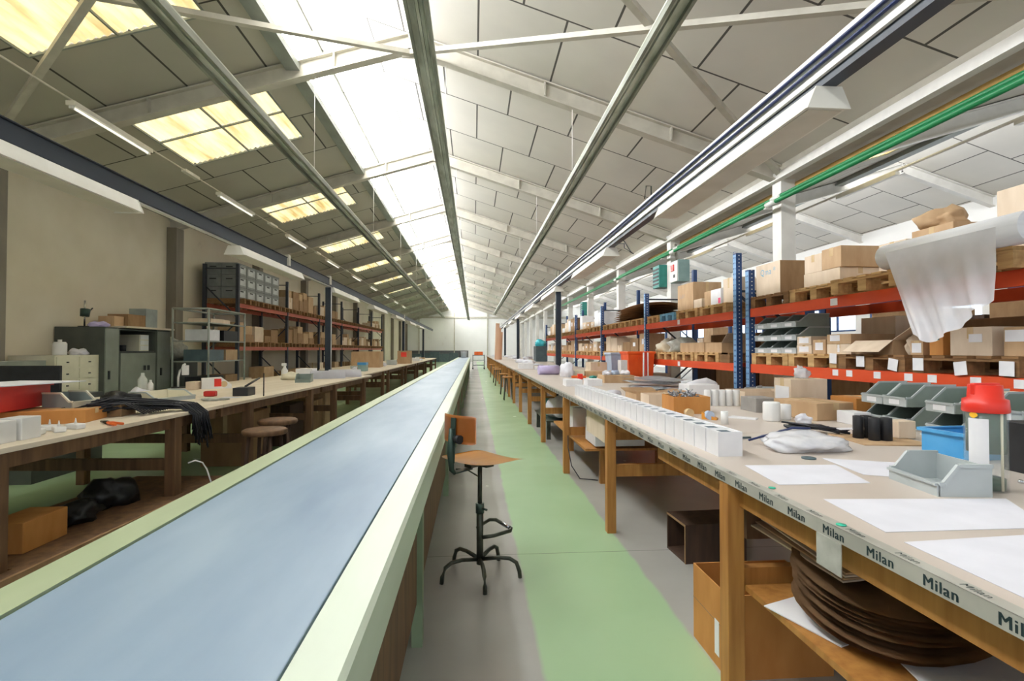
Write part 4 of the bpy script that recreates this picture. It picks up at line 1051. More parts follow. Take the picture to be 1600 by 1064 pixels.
for i in range(3):
    tag(MB().tube([(3.1+.05*i, 9.2, .0), (3.2+.04*i, 9.45, 1.32)], .014, 8).build('pole', M[['white', 'crate_red', 'white'][i]]), '%s pole leaning by the orange wheeled bin' % ['white', 'red', 'second white'][i], 'pole')

# ------------------------------------------------------------------ under the right benches
r = carton('tall open kraft carton on the floor by the near bench leg', 1.06, 1.52, 2.08, 2.42, 0, .35, 'kraft_orange', opened=True)
MB().box(-.232, -.2303, -.09, -.05, .05, .2).build('paper_label', M['label'], r)
MB().box(-.231, -.2301, -.17, .17, .19, .194).build('fold_line', M['kraft_dark'], r)
db = empty('dark_crate', 'dark brown open wooden crate lying on its side under the bench', 'crate', (1.36, 3.22, 0), R(3))
MB().box(0, .42, 0, .28, 0, .015).box(0, .42, 0, .28, .235, .25).box(0, .42, 0, .015, .015, .235).box(0, .42, .265, .28, .015, .235).box(.405, .42, .015, .265, .015, .235).build('shell', M['wood_dark'], db)
MB().box(-.002, .0, 0, .28, .235, .25).box(-.002, 0, 0, .012, .0, .235).build('worn_edge', M['kraft_dark'], db)
for i in range(11):
    o = MB().grid(lambda u, v: (.28*(u*math.cos(v*2*PI)), .28*u*math.sin(v*2*PI), .05*(u*math.cos(v*2*PI+.7))**2), 6, 28, .006, smooth=False).build('curved_sheet', M['rounds'], None, (1.38+.012*math.sin(i*2.3), 1.62+.015*math.cos(i*1.7), .475+.0135*i))
    tag(o, 'dark brown round card in the stack on the lower bench shelf, %s from the bottom' % nth(i), 'card disc', 'round brown cards on the lower shelf')
for i, (x, y, a) in enumerate(((1.27, 1.72, 20), (1.42, 1.32, -12))):
    o = MB().box(-.19, .19, -.14, .14, 0, .004).build('white_card_sheet', M['label'], None, (x, y, .455+.005*i)); o.rotation_euler = (0, 0, R(a))
    tag(o, 'white card under the stack of round brown cards, %s' % ['toward the bench leg', 'toward the camera'][i], 'card')
for i in range(4):
    o = MB().box(-.18, .18, -.25, .25, 0, .006).build('flat_carton', M['kraft' if i % 2 else 'kraft_light'], None, (1.335+.008*i, 1.82-.02*i, .652+.0135*i)); o.rotation_euler = (R(2), R(-2), R(4-3*i))
    tag(o, 'flattened kraft carton on top of the round card stack, %s from the bottom' % nth(i), 'flat carton', 'flattened cartons on the lower shelf')
# white goods under the second and third benches
for i, (x, y, z, w, d, h) in enumerate(((1.2, 6.15, .4, .5, .34, .27), (1.22, 6.15, .68, .45, .34, .14), (1.25, 6.6, .4, .5, .4, .34), (1.2, 5.0, .42, .5, .45, .24))):
    carton('white carton under the right benches, %s' % ['lower of the stacked pair by the leg', 'upper of the stacked pair by the leg', 'behind the stacked pair', 'behind the drawer'][i], x, x+w, y, y+d, z, z+h, 'white_card', tape=False)
tag(MB().box(1.1, 1.9, 5.0, 7.0, .375, .398).build('undershelf', M['wood']), 'plywood shelf under the second bench carrying white cartons', 'shelf')
for y in (5.2, 6.9): tag(MB().box(1.3, 1.36, y, y+.06, 0, .374).build('shelf_post', M['wood']), 'short post under the plywood shelf, %s' % ('nearer' if y < 6 else 'farther'), 'post')
lump('white_sack', 'white sack stuffed under the bench beside the fourth leg', 'sack', (1.35, 7.95, .34), (.2, .25, .2), 'paper', .25, 51)
carton('teal crate under the third bench', 1.15, 1.5, 8.3, 8.7, .3, .55, 'teal', tape=False, name='crate')
tag(MB().box(1.1, 1.9, 7.7, 9.2, .275, .298).box(1.12, 1.18, 7.8, 7.86, 0, .275).box(1.12, 1.18, 9.05, 9.11, 0, .275).box(1.8, 1.86, 7.8, 7.86, 0, .275).box(1.8, 1.86, 9.05, 9.11, 0, .275).build('low_table', M['stool_steel']), 'low metal stand under the third bench', 'stand')
carton('black metal drawer box under the drawer end of the second bench', 1.12, 1.55, 5.3, 5.68, .0, .36, 'black', tape=False, name='black_box') if False else None
cab = tag(MB().tube([(1.06, 5.72, .55), (1.04, 5.6, .3), (1.06, 5.5, .12), (1.12, 5.35, .02), (1.3, 5.3, .012)], .006, 6).build('cable', M['rubber']), 'thin black cable hanging from the second bench leg', 'cable')

# ------------------------------------------------------------------ swivel stool
st = empty('swivel_stool', 'industrial swivel stool with orange plywood seat by the conveyor', 'stool', (.04, 3.16, 0))
st.rotation_euler = (0, 0, R(42))
MB().tube([(0, 0, .07), (0, 0, .42)], .021, 14).build('lower_column', M['stool_steel'], st)
MB().tube([(0, 0, .42), (0, 0, .68)], .014, 12).build('upper_column', M['stool_steel'], st)
MB().tube([(0, 0, .38), (0, 0, .44)], .026, 14).tube([(0, -.024, .41), (0, -.06, .41)], .007, 8).build('clamp', M['stool_green'], st)
for k, a in enumerate((18, 90, 162, 234, 306)):
    ca, sa = math.cos(R(a)), math.sin(R(a))
    MB().tube([(ca*.015, sa*.015, .1), (ca*.12, sa*.12, .115), (ca*.185, sa*.185, .112), (ca*.225, sa*.225, .09), (ca*.243, sa*.243, .04), (ca*.248, sa*.248, .0)], .0125, 8).build('leg', M['stool_steel'], st)
MB().tube([(0, -.02, .235), (.06, -.06, .24), (.19, -.075, .24), (.225, -.05, .24), (.23, .03, .25), (.21, .075, .27), (.16, .085, .28), (.03, .035, .285), (0, .02, .285)], .0115, 10).build('foot_ring', M['stool_steel'], st)
MB().tube([(.222, -.04, .2415), (.228, .03, .2515)], .0135, 10).build('chrome_sleeve', M['chrome'], st)
def seatf(u, v):
    x = -.205+.41*u; y = -.205+.41*v
    # rounded square, dished, with a rolled front edge
    rx = max(0, abs(x)-.125); ry = max(0, abs(y)-.125); q = math.hypot(rx, ry)
    if q > .08: 
        x = math.copysign(.125+rx*.08/q, x) if abs(x) > .125 else x; y = math.copysign(.125+ry*.08/q, y) if abs(y) > .125 else y
    return (x+.03, y, .7+.35*y*y+.5*max(0, -x-.04)**2-.9*max(0, x-.08)**2)
MB().grid(seatf, 22, 22, .011).build('seat', M['yellow_ply'], st)
MB().box(-.1, .1, -.03, .03, .672, .69).box(-.03, .03, -.09, .09, .672, .688).build('seat_bracket', M['stool_steel'], st)
MB().beam((-.08, 0, .665), (-.21, 0, .66), .045, .008).tube([(-.2, 0, .655), (-.225, 0, .68), (-.235, 0, .78), (-.225, 0, .92)], [.012, .016, .02, .016], 10).build('back_bracket', M['stool_green'], st)
MB().beam((-.222, 0, .72), (-.21, 0, .98), .04, .008, (1, 0, 0)).build('back_strip', M['stool_green'], st)
MB().tube([(-.215, -.02, .86), (-.215, -.065, .86)], [.022, .026], 10).build('back_knob', M['black'], st)
def backf(u, v):
    a = -.72+1.44*u; y = .28*math.sin(a)*.78; z = .83+.165*v
    x = -.2+.28*(1-math.cos(a))*.55
    cu = max(0, abs(u-.5)-.4)/.1; cv = max(0, abs(v-.5)-.35)/.15
    if cu > 0 and cv > 0:
        q = math.hypot(cu, cv)
        if q > 1: z += math.copysign((q-1)*.02, .5-v)
    return (x, y, z)
MB().grid(backf, 24, 8, .01).build('backrest', M['ply_back'], st)
MB().tube([(0, .02, .6), (-.06, .05, .645), (-.14, .06, .66)], .005, 6).build('lever', M['stool_steel'], st)

# ------------------------------------------------------------------ left side
# red crate with white sheet on cartons
def lcarton(lab, px, py, z0, w, d, h, m, **k):
    return carton(lab, px-w/2, px+w/2, py-d/2, py+d/2, z0, z0+h, m, **k)
c1 = lcarton('long low brown carton on the near left bench under the red crate', -3.02, 3.86, LZ, .62, .32, .09, 'kraft_orange', rz=R(12))
lcarton('short dark carton at the cable end of the long low carton', -2.78, 4.2, LZ, .2, .22, .09, 'kraft_dark', rz=R(8))
lcarton('second low brown carton at the left frame edge', -3.45, 3.3, LZ, .34, .5, .1, 'kraft_orange', rz=R(5))
rc = empty('red_crate', 'red plastic crate on the low brown cartons', 'crate', (-3.32, 3.72, LZ+.101), R(10))
MB().box(-.24, .24, -.34, .3, 0, .006).box(-.24, -.23, -.34, .3, .006, .16).box(.23, .24, -.34, .3, .006, .16).box(-.23, .23, -.34, -.33, .006, .16).box(-.23, .23, .29, .3, .006, .16).build('shell', M['crate_red'], rc)
MB().box(-.255, .255, -.355, -.325, .145, .165).box(-.255, .255, .285, .315, .145, .165).box(.225, .255, -.325, .285, .145, .165).box(-.255, -.225, -.325, .285, .145, .165).build('rim', M['crate_red'], rc)
o = MB().prism([(-.22, -.2), (.25, -.28), (.34, .3), (-.16, .34)], 'z', 0, .006).build('white_sheet', M['paper'], None, (-3.27, 3.82, LZ+.268)); tag(o, 'white sheet lying across the top of the red crate', 'sheet')
pick_bin('grey storage bin on the low carton beside the red crate', (-2.85, 4.0, LZ+.091), R(170), .2, .24, .1, 'grey_bin', 'cream', paper=False)
tag(MB().tube([(-2.87, 4.12, LZ+.2), (-2.9, 4.05, LZ+.19), (-2.97, 4.0, LZ+.15)], .006, 6).build('white_cord', M['white']), 'white cord looped over the grey bin beside the red crate', 'cord') if False else None
carton('white block at the left frame edge on the near bench, nearer', -2.66, -2.53, 2.92, 3.05, LZ, LZ+.12, 'white', tape=False, name='white_block')
carton('white block at the left frame edge on the near bench, farther', -2.64, -2.52, 3.07, 3.2, LZ, LZ+.125, 'white', tape=False, name='white_block')
gb = None
for i, (x, y) in enumerate(((-2.6, 3.27), (-2.56, 3.38), (-2.55, 3.5), (-2.66, 3.44))):
    lab = 'small white glue bottle lying by the pliers, %s' % ['nearest the white blocks', 'in the middle', 'nearest the pliers', 'behind the others'][i]
    if gb is None:
        gb = empty('glue_bottle', lab, 'bottle', (x, y, LZ), R(20), 'white glue bottles by the pliers')
        MB().box(-.03, .03, -.05, .05, 0, .035, bev=.008).build('body', M['white'], gb)
        MB().lathe([(0, .034), (.008, .034), (.002, .07), (0, .07)], n=12).build('nozzle', M['white'], gb)
    else: dup(gb, (x, y, LZ), R(20+25*i), lab)
pl = empty('pliers', 'orange handled pliers on the near left bench edge', 'pliers', (-2.47, 3.68, LZ), R(-35))
MB().tube([(-.02, 0, .012), (.04, .012, .014), (.15, .022, .014)], [.008, .01, .009], 8).tube([(-.02, 0, .012), (.04, -.012, .014), (.15, -.02, .014)], [.008, .01, .009], 8).build('handle', M['tool_orange'], pl)
MB().tube([(-.02, 0, .012), (-.13, .006, .012)], [.014, .006], 8).build('jaw', M['stool_steel'], pl)
# bundle of black cables hanging off the bench
mb = MB(); rq = random.Random(11)
for i in range(84):
    a = rq.uniform(-1, 1); b = rq.uniform(-1, 1); c = rq.uniform(0, 1)
    p0 = (-2.86+.09*a, 3.98+.1*b, LZ+.03+.06*c); p1 = (-2.74+.09*a, 4.16+.08*b, LZ+.05+.09*c); p2 = (-2.55+.09*a, 4.36+.08*b, LZ+.03+.07*c)
    p3 = (-2.39+.02*b, 4.5+.11*a, LZ+.025+.035*c); p4 = (-2.31+.02*c, 4.53+.11*a, LZ-.03); p5 = (-2.3+.03*rq.uniform(-1, 1), 4.55+.12*a, LZ-.12-.12*rq.random())
    q = [p0, p1, p2, p3, p4, p5]
    if i % 4 == 0: q.append((p5[0]+.01, p5[1]+.02*b, p5[2]-.16*rq.random()))
    mb.tube(q, .0055, 5)
for i in range(14):
    y = 3.95+.03*i; mb.tube([(-2.95+.02*math.sin(i*3), y, LZ+.02), (-2.8, y+.06*math.sin(i), LZ+.11), (-2.62, y+.12, LZ+.1), (-2.5, y+.16, LZ+.02)], .0055, 5)
tag(mb.build('cable_bundle', M['rubber']), 'thick bundle of black cables drooping over the near left bench edge', 'cable bundle')
# machine/monitor, drawers behind
mo = empty('monitor_box', 'flat black panel standing behind the near left bench', 'panel', (-4.88, 6.05, LZ))
MB().box(-.31, .31, -.02, .02, .02, .33, bev=.005).build('panel', M['black'], mo)
MB().box(-.3, .3, -.07, .07, 0, .02).build('foot', M['black'], mo)
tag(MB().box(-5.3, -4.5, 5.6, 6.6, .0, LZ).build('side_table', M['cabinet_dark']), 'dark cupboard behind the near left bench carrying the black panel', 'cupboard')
gc = empty('drawer_cabinet', 'cream drawer cabinet by the wall under the white canister', 'drawer cabinet', (-7.62, 9.0, 0))
MB().box(0, .72, 0, 1.0, 0, 1.28).build('carcass', M['cream'], gc)
for c in range(2):
    for q in range(6):
        d = MB().box(.72, .735, .03+.5*c, .47+.5*c, .08+.2*q, .25+.2*q).build('drawer', M['cream'], gc)
        MB().box(.735, .75, .23+.5*c, .27+.5*c, .15+.2*q, .17+.2*q).build('knob', M['black'], d)
carton('grey metal case left of the cream drawers', -7.44, -6.95, 7.7, 8.9, .0, 1.2, 'cabinet', tape=False, name='metal_case')
tag(MB().lathe([(0, 0), (.09, 0), (.1, .01), (.1, .2), (.08, .23), (.03, .23), (.03, .27), (0, .27)], n=18).build('canister', M['white'], None, (-7.2, 9.5, 1.281)), 'white canister on the cream drawer cabinet', 'canister')
lump('white_rag', 'crumpled white rag on the cream drawers beside the canister', 'rag', (-7.15, 9.85, 1.281), (.12, .12, .07), 'paper', .35, 61)
# grey cabinets on the wall
def locker(lab, y0, y1, name='locker'):
    r = empty(name, lab, 'cabinet', (-7.68, y0, 0)); d = y1-y0
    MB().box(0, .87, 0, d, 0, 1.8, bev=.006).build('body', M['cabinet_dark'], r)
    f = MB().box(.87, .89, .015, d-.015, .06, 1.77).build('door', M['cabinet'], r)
    MB().box(.89, .91, d*.2, d*.3, .82, .98).build('handle', M['black'], f)
    return r
locker('narrow grey locker beside the cream drawers', 10.0, 10.38)
wc = empty('grey_cabinet', 'wide grey cabinet with an open top compartment, between the lockers', 'cabinet', (-7.68, 10.4, 0))
MB().box(0, .87, 0, .02, 0, 1.78).box(0, .87, 1.13, 1.15, 0, 1.78).box(0, .87, .02, 1.13, 1.76, 1.78).box(0, .02, .02, 1.13, 0, 1.76).box(.02, .87, .02, 1.13, 0, .06).box(.02, .85, .02, 1.13, 1.32, 1.345).build('body', M['cabinet_dark'], wc)
dq = MB().box(.865, .885, .03, 1.12, .08, 1.31).build('door', M['cabinet'], wc)
MB().box(.885, .9, .72, .78, .95, 1.05).box(.885, .9, .84, .9, .95, 1.05).build('handle', M['black'], dq)
dw = empty('small_drawers', 'small white drawer set inside the open cabinet compartment', 'drawers', (-7.3, 11.15, 1.346))
MB().box(0, .4, 0, .3, 0, .34).build('body', M['cream'], dw)
for q in range(3): MB().box(.4, .412, .02, .28, .02+.11*q, .11+.11*q).build('drawer', M['white'], dw)
tag(MB().lathe([(0, 0), (.06, 0), (.06, .12), (0, .12)], n=16).build('black_tin', M['black'], None, (-7.1, 10.95, 1.346)), 'black tin inside the open cabinet compartment', 'tin')
carton('dark blue box standing in the open cabinet compartment', -7.5, -7.2, 10.7, 10.9, 1.346, 1.65, 'slate', tape=False, name='box')
locker('grey locker nearest the wall column', 11.57, 12.05)
tag(MB().box(-7.66, -6.74, 10.5, 12.1, 1.803, 1.84).build('plank', M['wood_cream']), 'pale plank lying across the tops of the grey cabinets', 'plank')
carton('brown open carton on the pale plank over the cabinets', -7.4, -7.0, 10.95, 11.5, 1.842, 2.1, 'kraft_dark', opened=True)
carton('small kraft carton left of the brown open one on the plank', -7.35, -7.05, 10.62, 10.9, 1.842, 2.04, 'kraft', tape=False)
carton('grey-green panel box standing upright on the plank', -7.4, -7.05, 11.6, 12.0, 1.842, 2.26, 'grey_bin', tape=False, name='panel_box')
dp = empty('bench_drill', 'small dark bench drill standing on the narrow locker', 'drill', (-7.3, 10.2, 1.801))
MB().lathe([(0, 0), (.1, 0), (.1, .02), (0, .02)], n=18).build('base', M['black'], dp)
MB().tube([(0, 0, .02), (0, 0, .5)], .015, 8).build('column', M['chrome'], dp)
MB().tube([(0, 0, .2), (0, .02, .34)], [.07, .08], 14).build('motor', M['stool_green'], dp)
MB().tube([(.02, .06, .28), (.02, .17, .37)], .012, 8).build('lever', M['black'], dp)
lump('work_gloves', 'heap of violet grey gloves on the narrow locker beside the drill', 'gloves', (-7.05, 10.2, 1.801), (.14, .14, .07), 'lilac', .3, 62)

# tubular trolley shelf
tr = empty('shelf_trolley', 'grey tubular shelf trolley in front of the left rack', 'trolley', (-6.5, 11.6, 0))
for x in (0, .75):
    for y in (0, 1.75): MB().tube([(x, y, .1), (x, y, 2.28)], .022, 8).build('post', M['frame_grey'], tr)
for z in (.5, 1.1, 1.55, 1.95):
    MB().box(-.01, .76, -.01, 1.76, z, z+.025).build('shelf', M['frame_grey'], tr)
MB().tube([(.75, 0, 2.27), (.75, 1.75, 2.27)], .022, 8).tube([(0, 0, 2.27), (0, 1.75, 2.27)], .022, 8).tube([(0, 0, 2.27), (.75, 0, 2.27)], .022, 8).tube([(0, 1.75, 2.27), (.75, 1.75, 2.27)], .022, 8).build('top_rail', M['frame_grey'], tr)
for x in (0, .75):
    for y in (0, 1.75): MB().lathe([(0, 0), (.05, 0), (.06, .05), (.05, .1), (0, .1)], (x, y, 0), 12).build('caster', M['black'], tr)
for i, (z, y, w, m) in enumerate(((.526, .2, .7, 'black'), (.526, 1.0, .6, 'kraft_dark'), (1.126, .15, .75, 'slate'), (1.126, 1.0, .6, 'kraft'), (1.576, .2, .5, 'white_card'), (1.576, .9, .7, 'black'), (1.976, .3, .9, 'kraft_light'))):
    carton('%s box on the tubular trolley, %s shelf, %s' % ({'black': 'black', 'kraft_dark': 'dark brown', 'slate': 'slate', 'kraft': 'brown', 'white_card': 'white', 'kraft_light': 'pale'}[m], ['lowest', 'lowest', 'second', 'second', 'third', 'third', 'top'][i], 'far half' if y > .8 else 'near half'),
           -6.35, -5.85, 11.6+y, 11.6+y+w, z, z+(.1 if i == 6 else .25), m, tape=False, name='box')
lump('grey_sack', 'grey plastic sack bulging beside the wall column', 'sack', (-7.2, 12.7, 1.15), (.3, .35, .32), 'grey_bag', .25, 63)
tag(MB().box(-7.6, -6.8, 12.3, 13.2, 0, 1.149).build('shelf_unit', M['cabinet_dark']), 'dark low cupboard under the grey plastic sack', 'cupboard')

# left rack
LX0, LX1 = -6.5, -7.38
lys = [14.65, 18.4, 22.1, 25.8, 29.5, 33.2, 36.9]
rack('pallet_rack', 'dark pallet rack with faded red beams along the left wall', LX0, LX1, lys, [3.74]*7, [3.74]*7, [1.35, 2.55], M['rack_dark'], M['rust'], None, 1)
UB, LBm = 2.661, 1.461
tk = None
for c in range(5):
    for row in range(3):
        for xi in range(2):
            if xi == 1 and c > 0: continue
            lab = 'grey tote on the left rack, %s row up, %s along%s' % (nth(row), nth(c), ', wall side' if xi else '')
            loc = (-6.58-.44*xi, 14.78+.62*c, UB+.142+.335*row)
            if tk is None:
                tk = empty('tote', lab, 'tote', loc, 0, 'grey totes on the left rack')
                MB().box(-.42, 0, 0, .6, 0, .3, bev=.008).build('body', M['tote'], tk)
                MB().box(-.425, .005, -.005, .605, .3, .328).build('rim', M['tote'], tk)
                MB().box(-.012, .006, .08, .52, .06, .25).build('end_panel', M['tote_end'], tk)
                MB().box(.006, .008, .2, .4, .2, .24).build('grip_slot', M['black'], tk)
                MB().box(-.3, -.12, -.007, -.002, .2, .23).build('grip_slot', M['black'], tk)
            else: dup(tk, loc, 0, lab)
for bi, (a, b) in enumerate(zip(lys, lys[1:])):
    for z, t in ((UB, 'top'), (LBm, 'lower')):
        for k in range(4):
            pallet('dull pallet on the left rack %s level, %s bay, %s along' % (t, nth(bi), nth(k)), LX1+.02, a+.1+.9*k, z, .82, 'pallet_dark', False, group='dull pallets on the left rack')
def fill_left(y0, y1, z, hmax, text, pitch=(.35, .7), x=-6.55, xd=.6, grp='cartons on the left rack'):
    y = y0; i = 0
    while y < y1-.3:
        d = rd.uniform(*pitch); h = rd.uniform(.2, hmax); m = rd.choice(['kraft', 'kraft_dark', 'kraft', 'kraft_light', 'kraft_dark'])
        if y+d > y1: break
        w = xd*rd.uniform(.7, 1)
        carton('%s carton %s, %s along' % (tone[m], text, nth(i)), x-w, x, y, y+d, z, z+h, m, group=grp, tape=rd.random() < .5, paper=None)
        if rd.random() < .4 and h < hmax*.7:
            carton('%s carton on top of the %s one, %s' % ('brown', nth(i), text), x-w*.9, x-.02, y+.03, y+d-.04, z+h+.002, z+h+.25, 'kraft', group=grp, tape=True)
        y += d+rd.uniform(.02, .1); i += 1
fill_left(18.6, 22.0, UB+.142, .75, 'past the totes on the left rack top')
fill_left(22.3, 25.6, UB+.142, .5, 'on the left rack top, third bay')
fill_left(33.4, 36.5, UB+.142, .4, 'on the left rack top, last bay')
for bi, (a, b) in enumerate(zip(lys, lys[1:])):
    fill_left(a+.12, b-.15, LBm+.142, .55, 'on the left rack lower level, %s bay' % nth(bi))
    fill_left(a+.12, b-.15, .001, .85, 'under the left rack, %s bay' % nth(bi), (.6, 1.1), grp='cartons under the left rack')

# things on the second left bench
tag(MB().lathe([(0, 0), (.045, 0), (.05, .01), (.05, .15), (.02, .2), (.02, .23), (0, .23)], n=18).build('clear_bottle', M['bottle'], None, (-3.95, 6.45, LZ)), 'clear plastic bottle standing left of the small white lamp', 'bottle')
tag(MB().lathe([(0, 0), (.03, 0), (.03, .1), (.012, .13), (.012, .15), (0, .15)], n=16).build('white_bottle', M['white'], None, (-3.8, 6.35, LZ)), 'small white bottle beside the clear plastic bottle', 'bottle')
lump('black_tools', 'heap of black hand tools behind the cable bundle', 'tools', (-3.3, 5.05, LZ), (.13, .1, .07), 'black_bag', .45, 71)
o = MB().box(-.1, .1, -.08, .08, 0, .05).box(-.05, .05, -.05, .05, .05, .054).build('white_gadget', M['white'], None, (-3.45, 4.75, LZ+.001)); o.rotation_euler = (0, 0, .5); tag(o, 'white gadget lying beside the heap of black tools', 'gadget')
lump('white_rag', 'crumpled white wrapper beside the clear bottle', 'wrapper', (-3.55, 5.75, LZ), (.1, .1, .06), 'paper', .4, 72)
pick_bin('grey tray bin behind the hanging cables on the left', (-2.95, 5.35, LZ), R(160), .42, .36, .09, 'cream', 'pale_bin', paper=False)
dl = empty('desk_lamp', 'small white curved desk lamp on the second left bench', 'lamp', (-3.9, 7.1, LZ))
MB().lathe([(0, 0), (.09, 0), (.09, .015), (0, .015)], n=20).build('base', M['black'], dl)
MB().tube([(0, 0, .015), (0, 0, .14), (.02, 0, .23), (.06, 0, .3), (.09, 0, .32)], .013, 10).build('arm', M['white'], dl)
MB().box(.05, .13, -.02, .02, .17, .3, bev=.008).build('shade', M['white'], dl)
td = empty('tape_dispenser', 'white and red tape dispenser on the second left bench', 'tape dispenser', (-3.35, 6.95, LZ), R(30))
MB().prism([(-.16, 0), (.18, 0), (.18, .05), (.06, .15), (-.16, .14)], 'y', -.05, .05).build('body', M['white'], td)
MB().box(-.02, .06, -.056, -.05, .03, .13).build('red_panel', M['red'], td)
MB().tube([(.09, -.053, .06), (.09, .053, .06)], .04, 18).build('tape_reel', M['tape'], td)
carton('small pale carton beside the tape dispenser', -3.62, -3.5, 6.75, 6.95, LZ, LZ+.1, 'kraft_light', tape=False)
tag(MB().box(-.06, .06, -.04, .04, 0, .06, bev=.015).build('red_gun', M['crate_red'], None, (-2.85, 5.8, LZ)), 'small red stapler on the second left bench', 'stapler')
carton('black box on the second left bench beside the red stapler', -2.62, -2.46, 5.8, 6.0, LZ, LZ+.09, 'black', tape=False, name='black_box')
tag(MB().tube([(-2.56, 5.98, LZ+.095), (-2.62, 6.5, LZ+.16)], .012, 8).build('black_rod', M['black']), 'black rod slanting up from the black box', 'rod')
tag(MB().tube([(-2.29, 5.8, LZ), (-2.29, 5.8, LZ+.25)], .006, 6).build('wire_stick', M['black']), 'thin black wire standing on the second left bench edge', 'wire')
papers('white slip in front of the black box on the second left bench', [(-2.7, 5.5), (-2.48, 5.6), (-2.46, 5.7), (-2.66, 5.72)]).location.z = LZ+.0005
lump('grey_cloth', 'flat grey cloth on the bench edge in front of the red stapler', 'cloth', (-2.6, 5.35, LZ), (.12, .09, .018), 'grey_bag', .3, 73)
# third left bench
wbot = empty('white_bottle', 'white spray bottle on the third left bench beside the grey bin', 'bottle', (-3.3, 9.25, LZ))
MB().lathe([(0, 0), (.05, 0), (.055, .01), (.055, .14), (.025, .19), (.022, .22), (0, .22)], n=18).build('body', M['white'], wbot)
MB().box(-.05, .03, -.018, .018, .22, .27, bev=.006).build('head', M['white'], wbot)
lump('beige_bundle', 'beige wrapped bundle in front of the white spray bottle', 'bundle', (-3.05, 8.85, LZ), (.14, .12, .08), 'cream', .3, 74)
pick_bin('grey storage bin in front of the rolled white sheets', (-2.62, 8.1, LZ), R(100), .22, .34, .12, 'green_bin', 'green_bin', paper=False)
for i, (x, y) in enumerate(((-2.55, 9.2), (-2.38, 9.7))):
    o = MB().grid(lambda u, v: (-.28+.56*v, .16*math.cos(PI*(.1+.85*u)), .16*math.sin(PI*(.1+.85*u))+.0), 20, 2, .003).build('curved_white_sheet', M['paper'], None, (x, y, LZ-.02)); o.rotation_euler = (0, 0, R(20))
    tag(o, 'curved white sheet on the third left bench, %s' % ['nearer of two', 'farther of two'][i], 'sheet', 'curved white sheets on the third left bench')
papers('large flat white sheet behind the curved ones on the left bench', [(-3.5, 9.9), (-2.5, 9.4), (-2.4, 10.2), (-3.3, 10.3)]).location.z = LZ+.0005
carton('white carton on the third left bench behind the curved sheets', -3.3, -3.0, 9.8, 10.1, LZ+.003, LZ+.15, 'white_card', tape=False)
bx = carton('orange and blue printed carton on the straight left bench', -2.75, -2.55, 12.4, 12.65, LZ-.01, LZ+.2, 'teal_grey', tape=False)
MB().box(-.102, .102, -.127, .127, .15, .21).build('blue_lid', M['bin_blue'], bx); MB().box(-.11, -.1, -.1, .1, .02, .1).build('orange_side', M['tool_orange'], bx)
carton('large open kraft carton on the left bench behind the orange and blue one', -3.5, -2.7, 15.0, 15.6, LZ-.01, LZ+.45, 'kraft', opened=True)
cs = carton('kraft carton with a red sticker on the far left bench', -2.75, -2.3, 18.8, 19.4, LZ-.01, LZ+.46, 'kraft')
MB().box(-.1, .1, -.3025, -.3005, .25, .42).build('red_sticker', M['red'], cs)
rd2 = random.Random(9)
for i in range(16):
    y = 12.9+i*1.12; x = -2.45-rd2.random()*.8; h = rd2.uniform(.06, .2)
    if abs(y-15.3) < .7 or abs(y-19.1) < .7: continue
    k = rd2.random()
    if k < .4: lump('white_parcel', 'white wrapped parcel on the far left benches, %s thing along' % nth(i), 'parcel', (x, y, LZ-.01), (.16, .15, h*.5), 'paper', .3, 100+i, 'clutter on the far left benches')
    else: carton('%s box on the far left benches, %s thing along' % (['white', 'grey', 'brown'][i % 3], nth(i)), x-.15, x+.15, y, y+.3, LZ-.01, LZ+h, ['white_card', 'pale_bin', 'kraft'][i % 3], tape=False, group='clutter on the far left benches', name='box')
for i in range(17):
    y = 12.9+i*1.5; x = 1.15+rd2.random()*1.5; h = rd2.uniform(.05, .2)
    k = rd2.random()
    if k < .45: lump('white_parcel', 'white wrapped parcel on the far right benches, %s thing past the navy post' % nth(i), 'parcel', (x, y, BZ), (.2, .2, h*.5), 'paper', .3, 200+i, 'clutter on the far right benches')
    else: carton('%s box on the far right benches, %s thing past the navy post' % (['white', 'lilac', 'pale brown', 'white'][i % 4], nth(i)), x-.18, x+.18, y, y+.35, BZ, BZ+h, ['white_card', 'lilac', 'kraft_light', 'white_card'][i % 4], tape=False, group='clutter on the far right benches', name='box')
# teal drawers, turquoise bag, planks and trolley far away
carton('slate blue drawer block at the back of the far right benches', 2.5, 2.95, 20.5, 21.3, BZ, BZ+.62, 'slate', tape=False, name='drawer_block')
lump('turquoise_bag', 'turquoise bag on the slate drawer block', 'bag', (2.75, 20.9, BZ+.622), (.22, .25, .17), 'cyan', .25, 81)
for i in range(3):
    o = MB().box(-.09, .09, -.02, .02, 0, 1.75-.2*i).build('plank', M['pink_wood'], None, (1.1+.1*i, 24.7+.25*i, BZ)); o.rotation_euler = (0, R(2), 0)
    tag(o, 'pinkish plank standing on the far right bench, %s from the aisle' % nth(i), 'plank', 'planks standing on the far right bench')
tl_ = empty('trolley', 'grey trolley carrying a red crate at the far end of the aisle', 'trolley', (.35, 36, 0))
for x in (-.4, .4):
    for y in (0, .8): MB().tube([(x, y, .08), (x, y, 1.0)], .02, 8).build('post', M['stool_steel'], tl_)
for z in (.25, .6, .95): MB().box(-.42, .42, -.02, .82, z, z+.03).build('shelf', M['slate'], tl_)
for x in (-.4, .4):
    for y in (0, .8): MB().lathe([(0, 0), (.04, 0), (.05, .04), (.04, .08), (0, .08)], (x, y, 0), 10).build('caster', M['black'], tl_)
carton('orange-red crate on the far trolley', .05, .65, 36.1, 36.7, .981, 1.22, 'tool_orange', tape=False, name='crate')
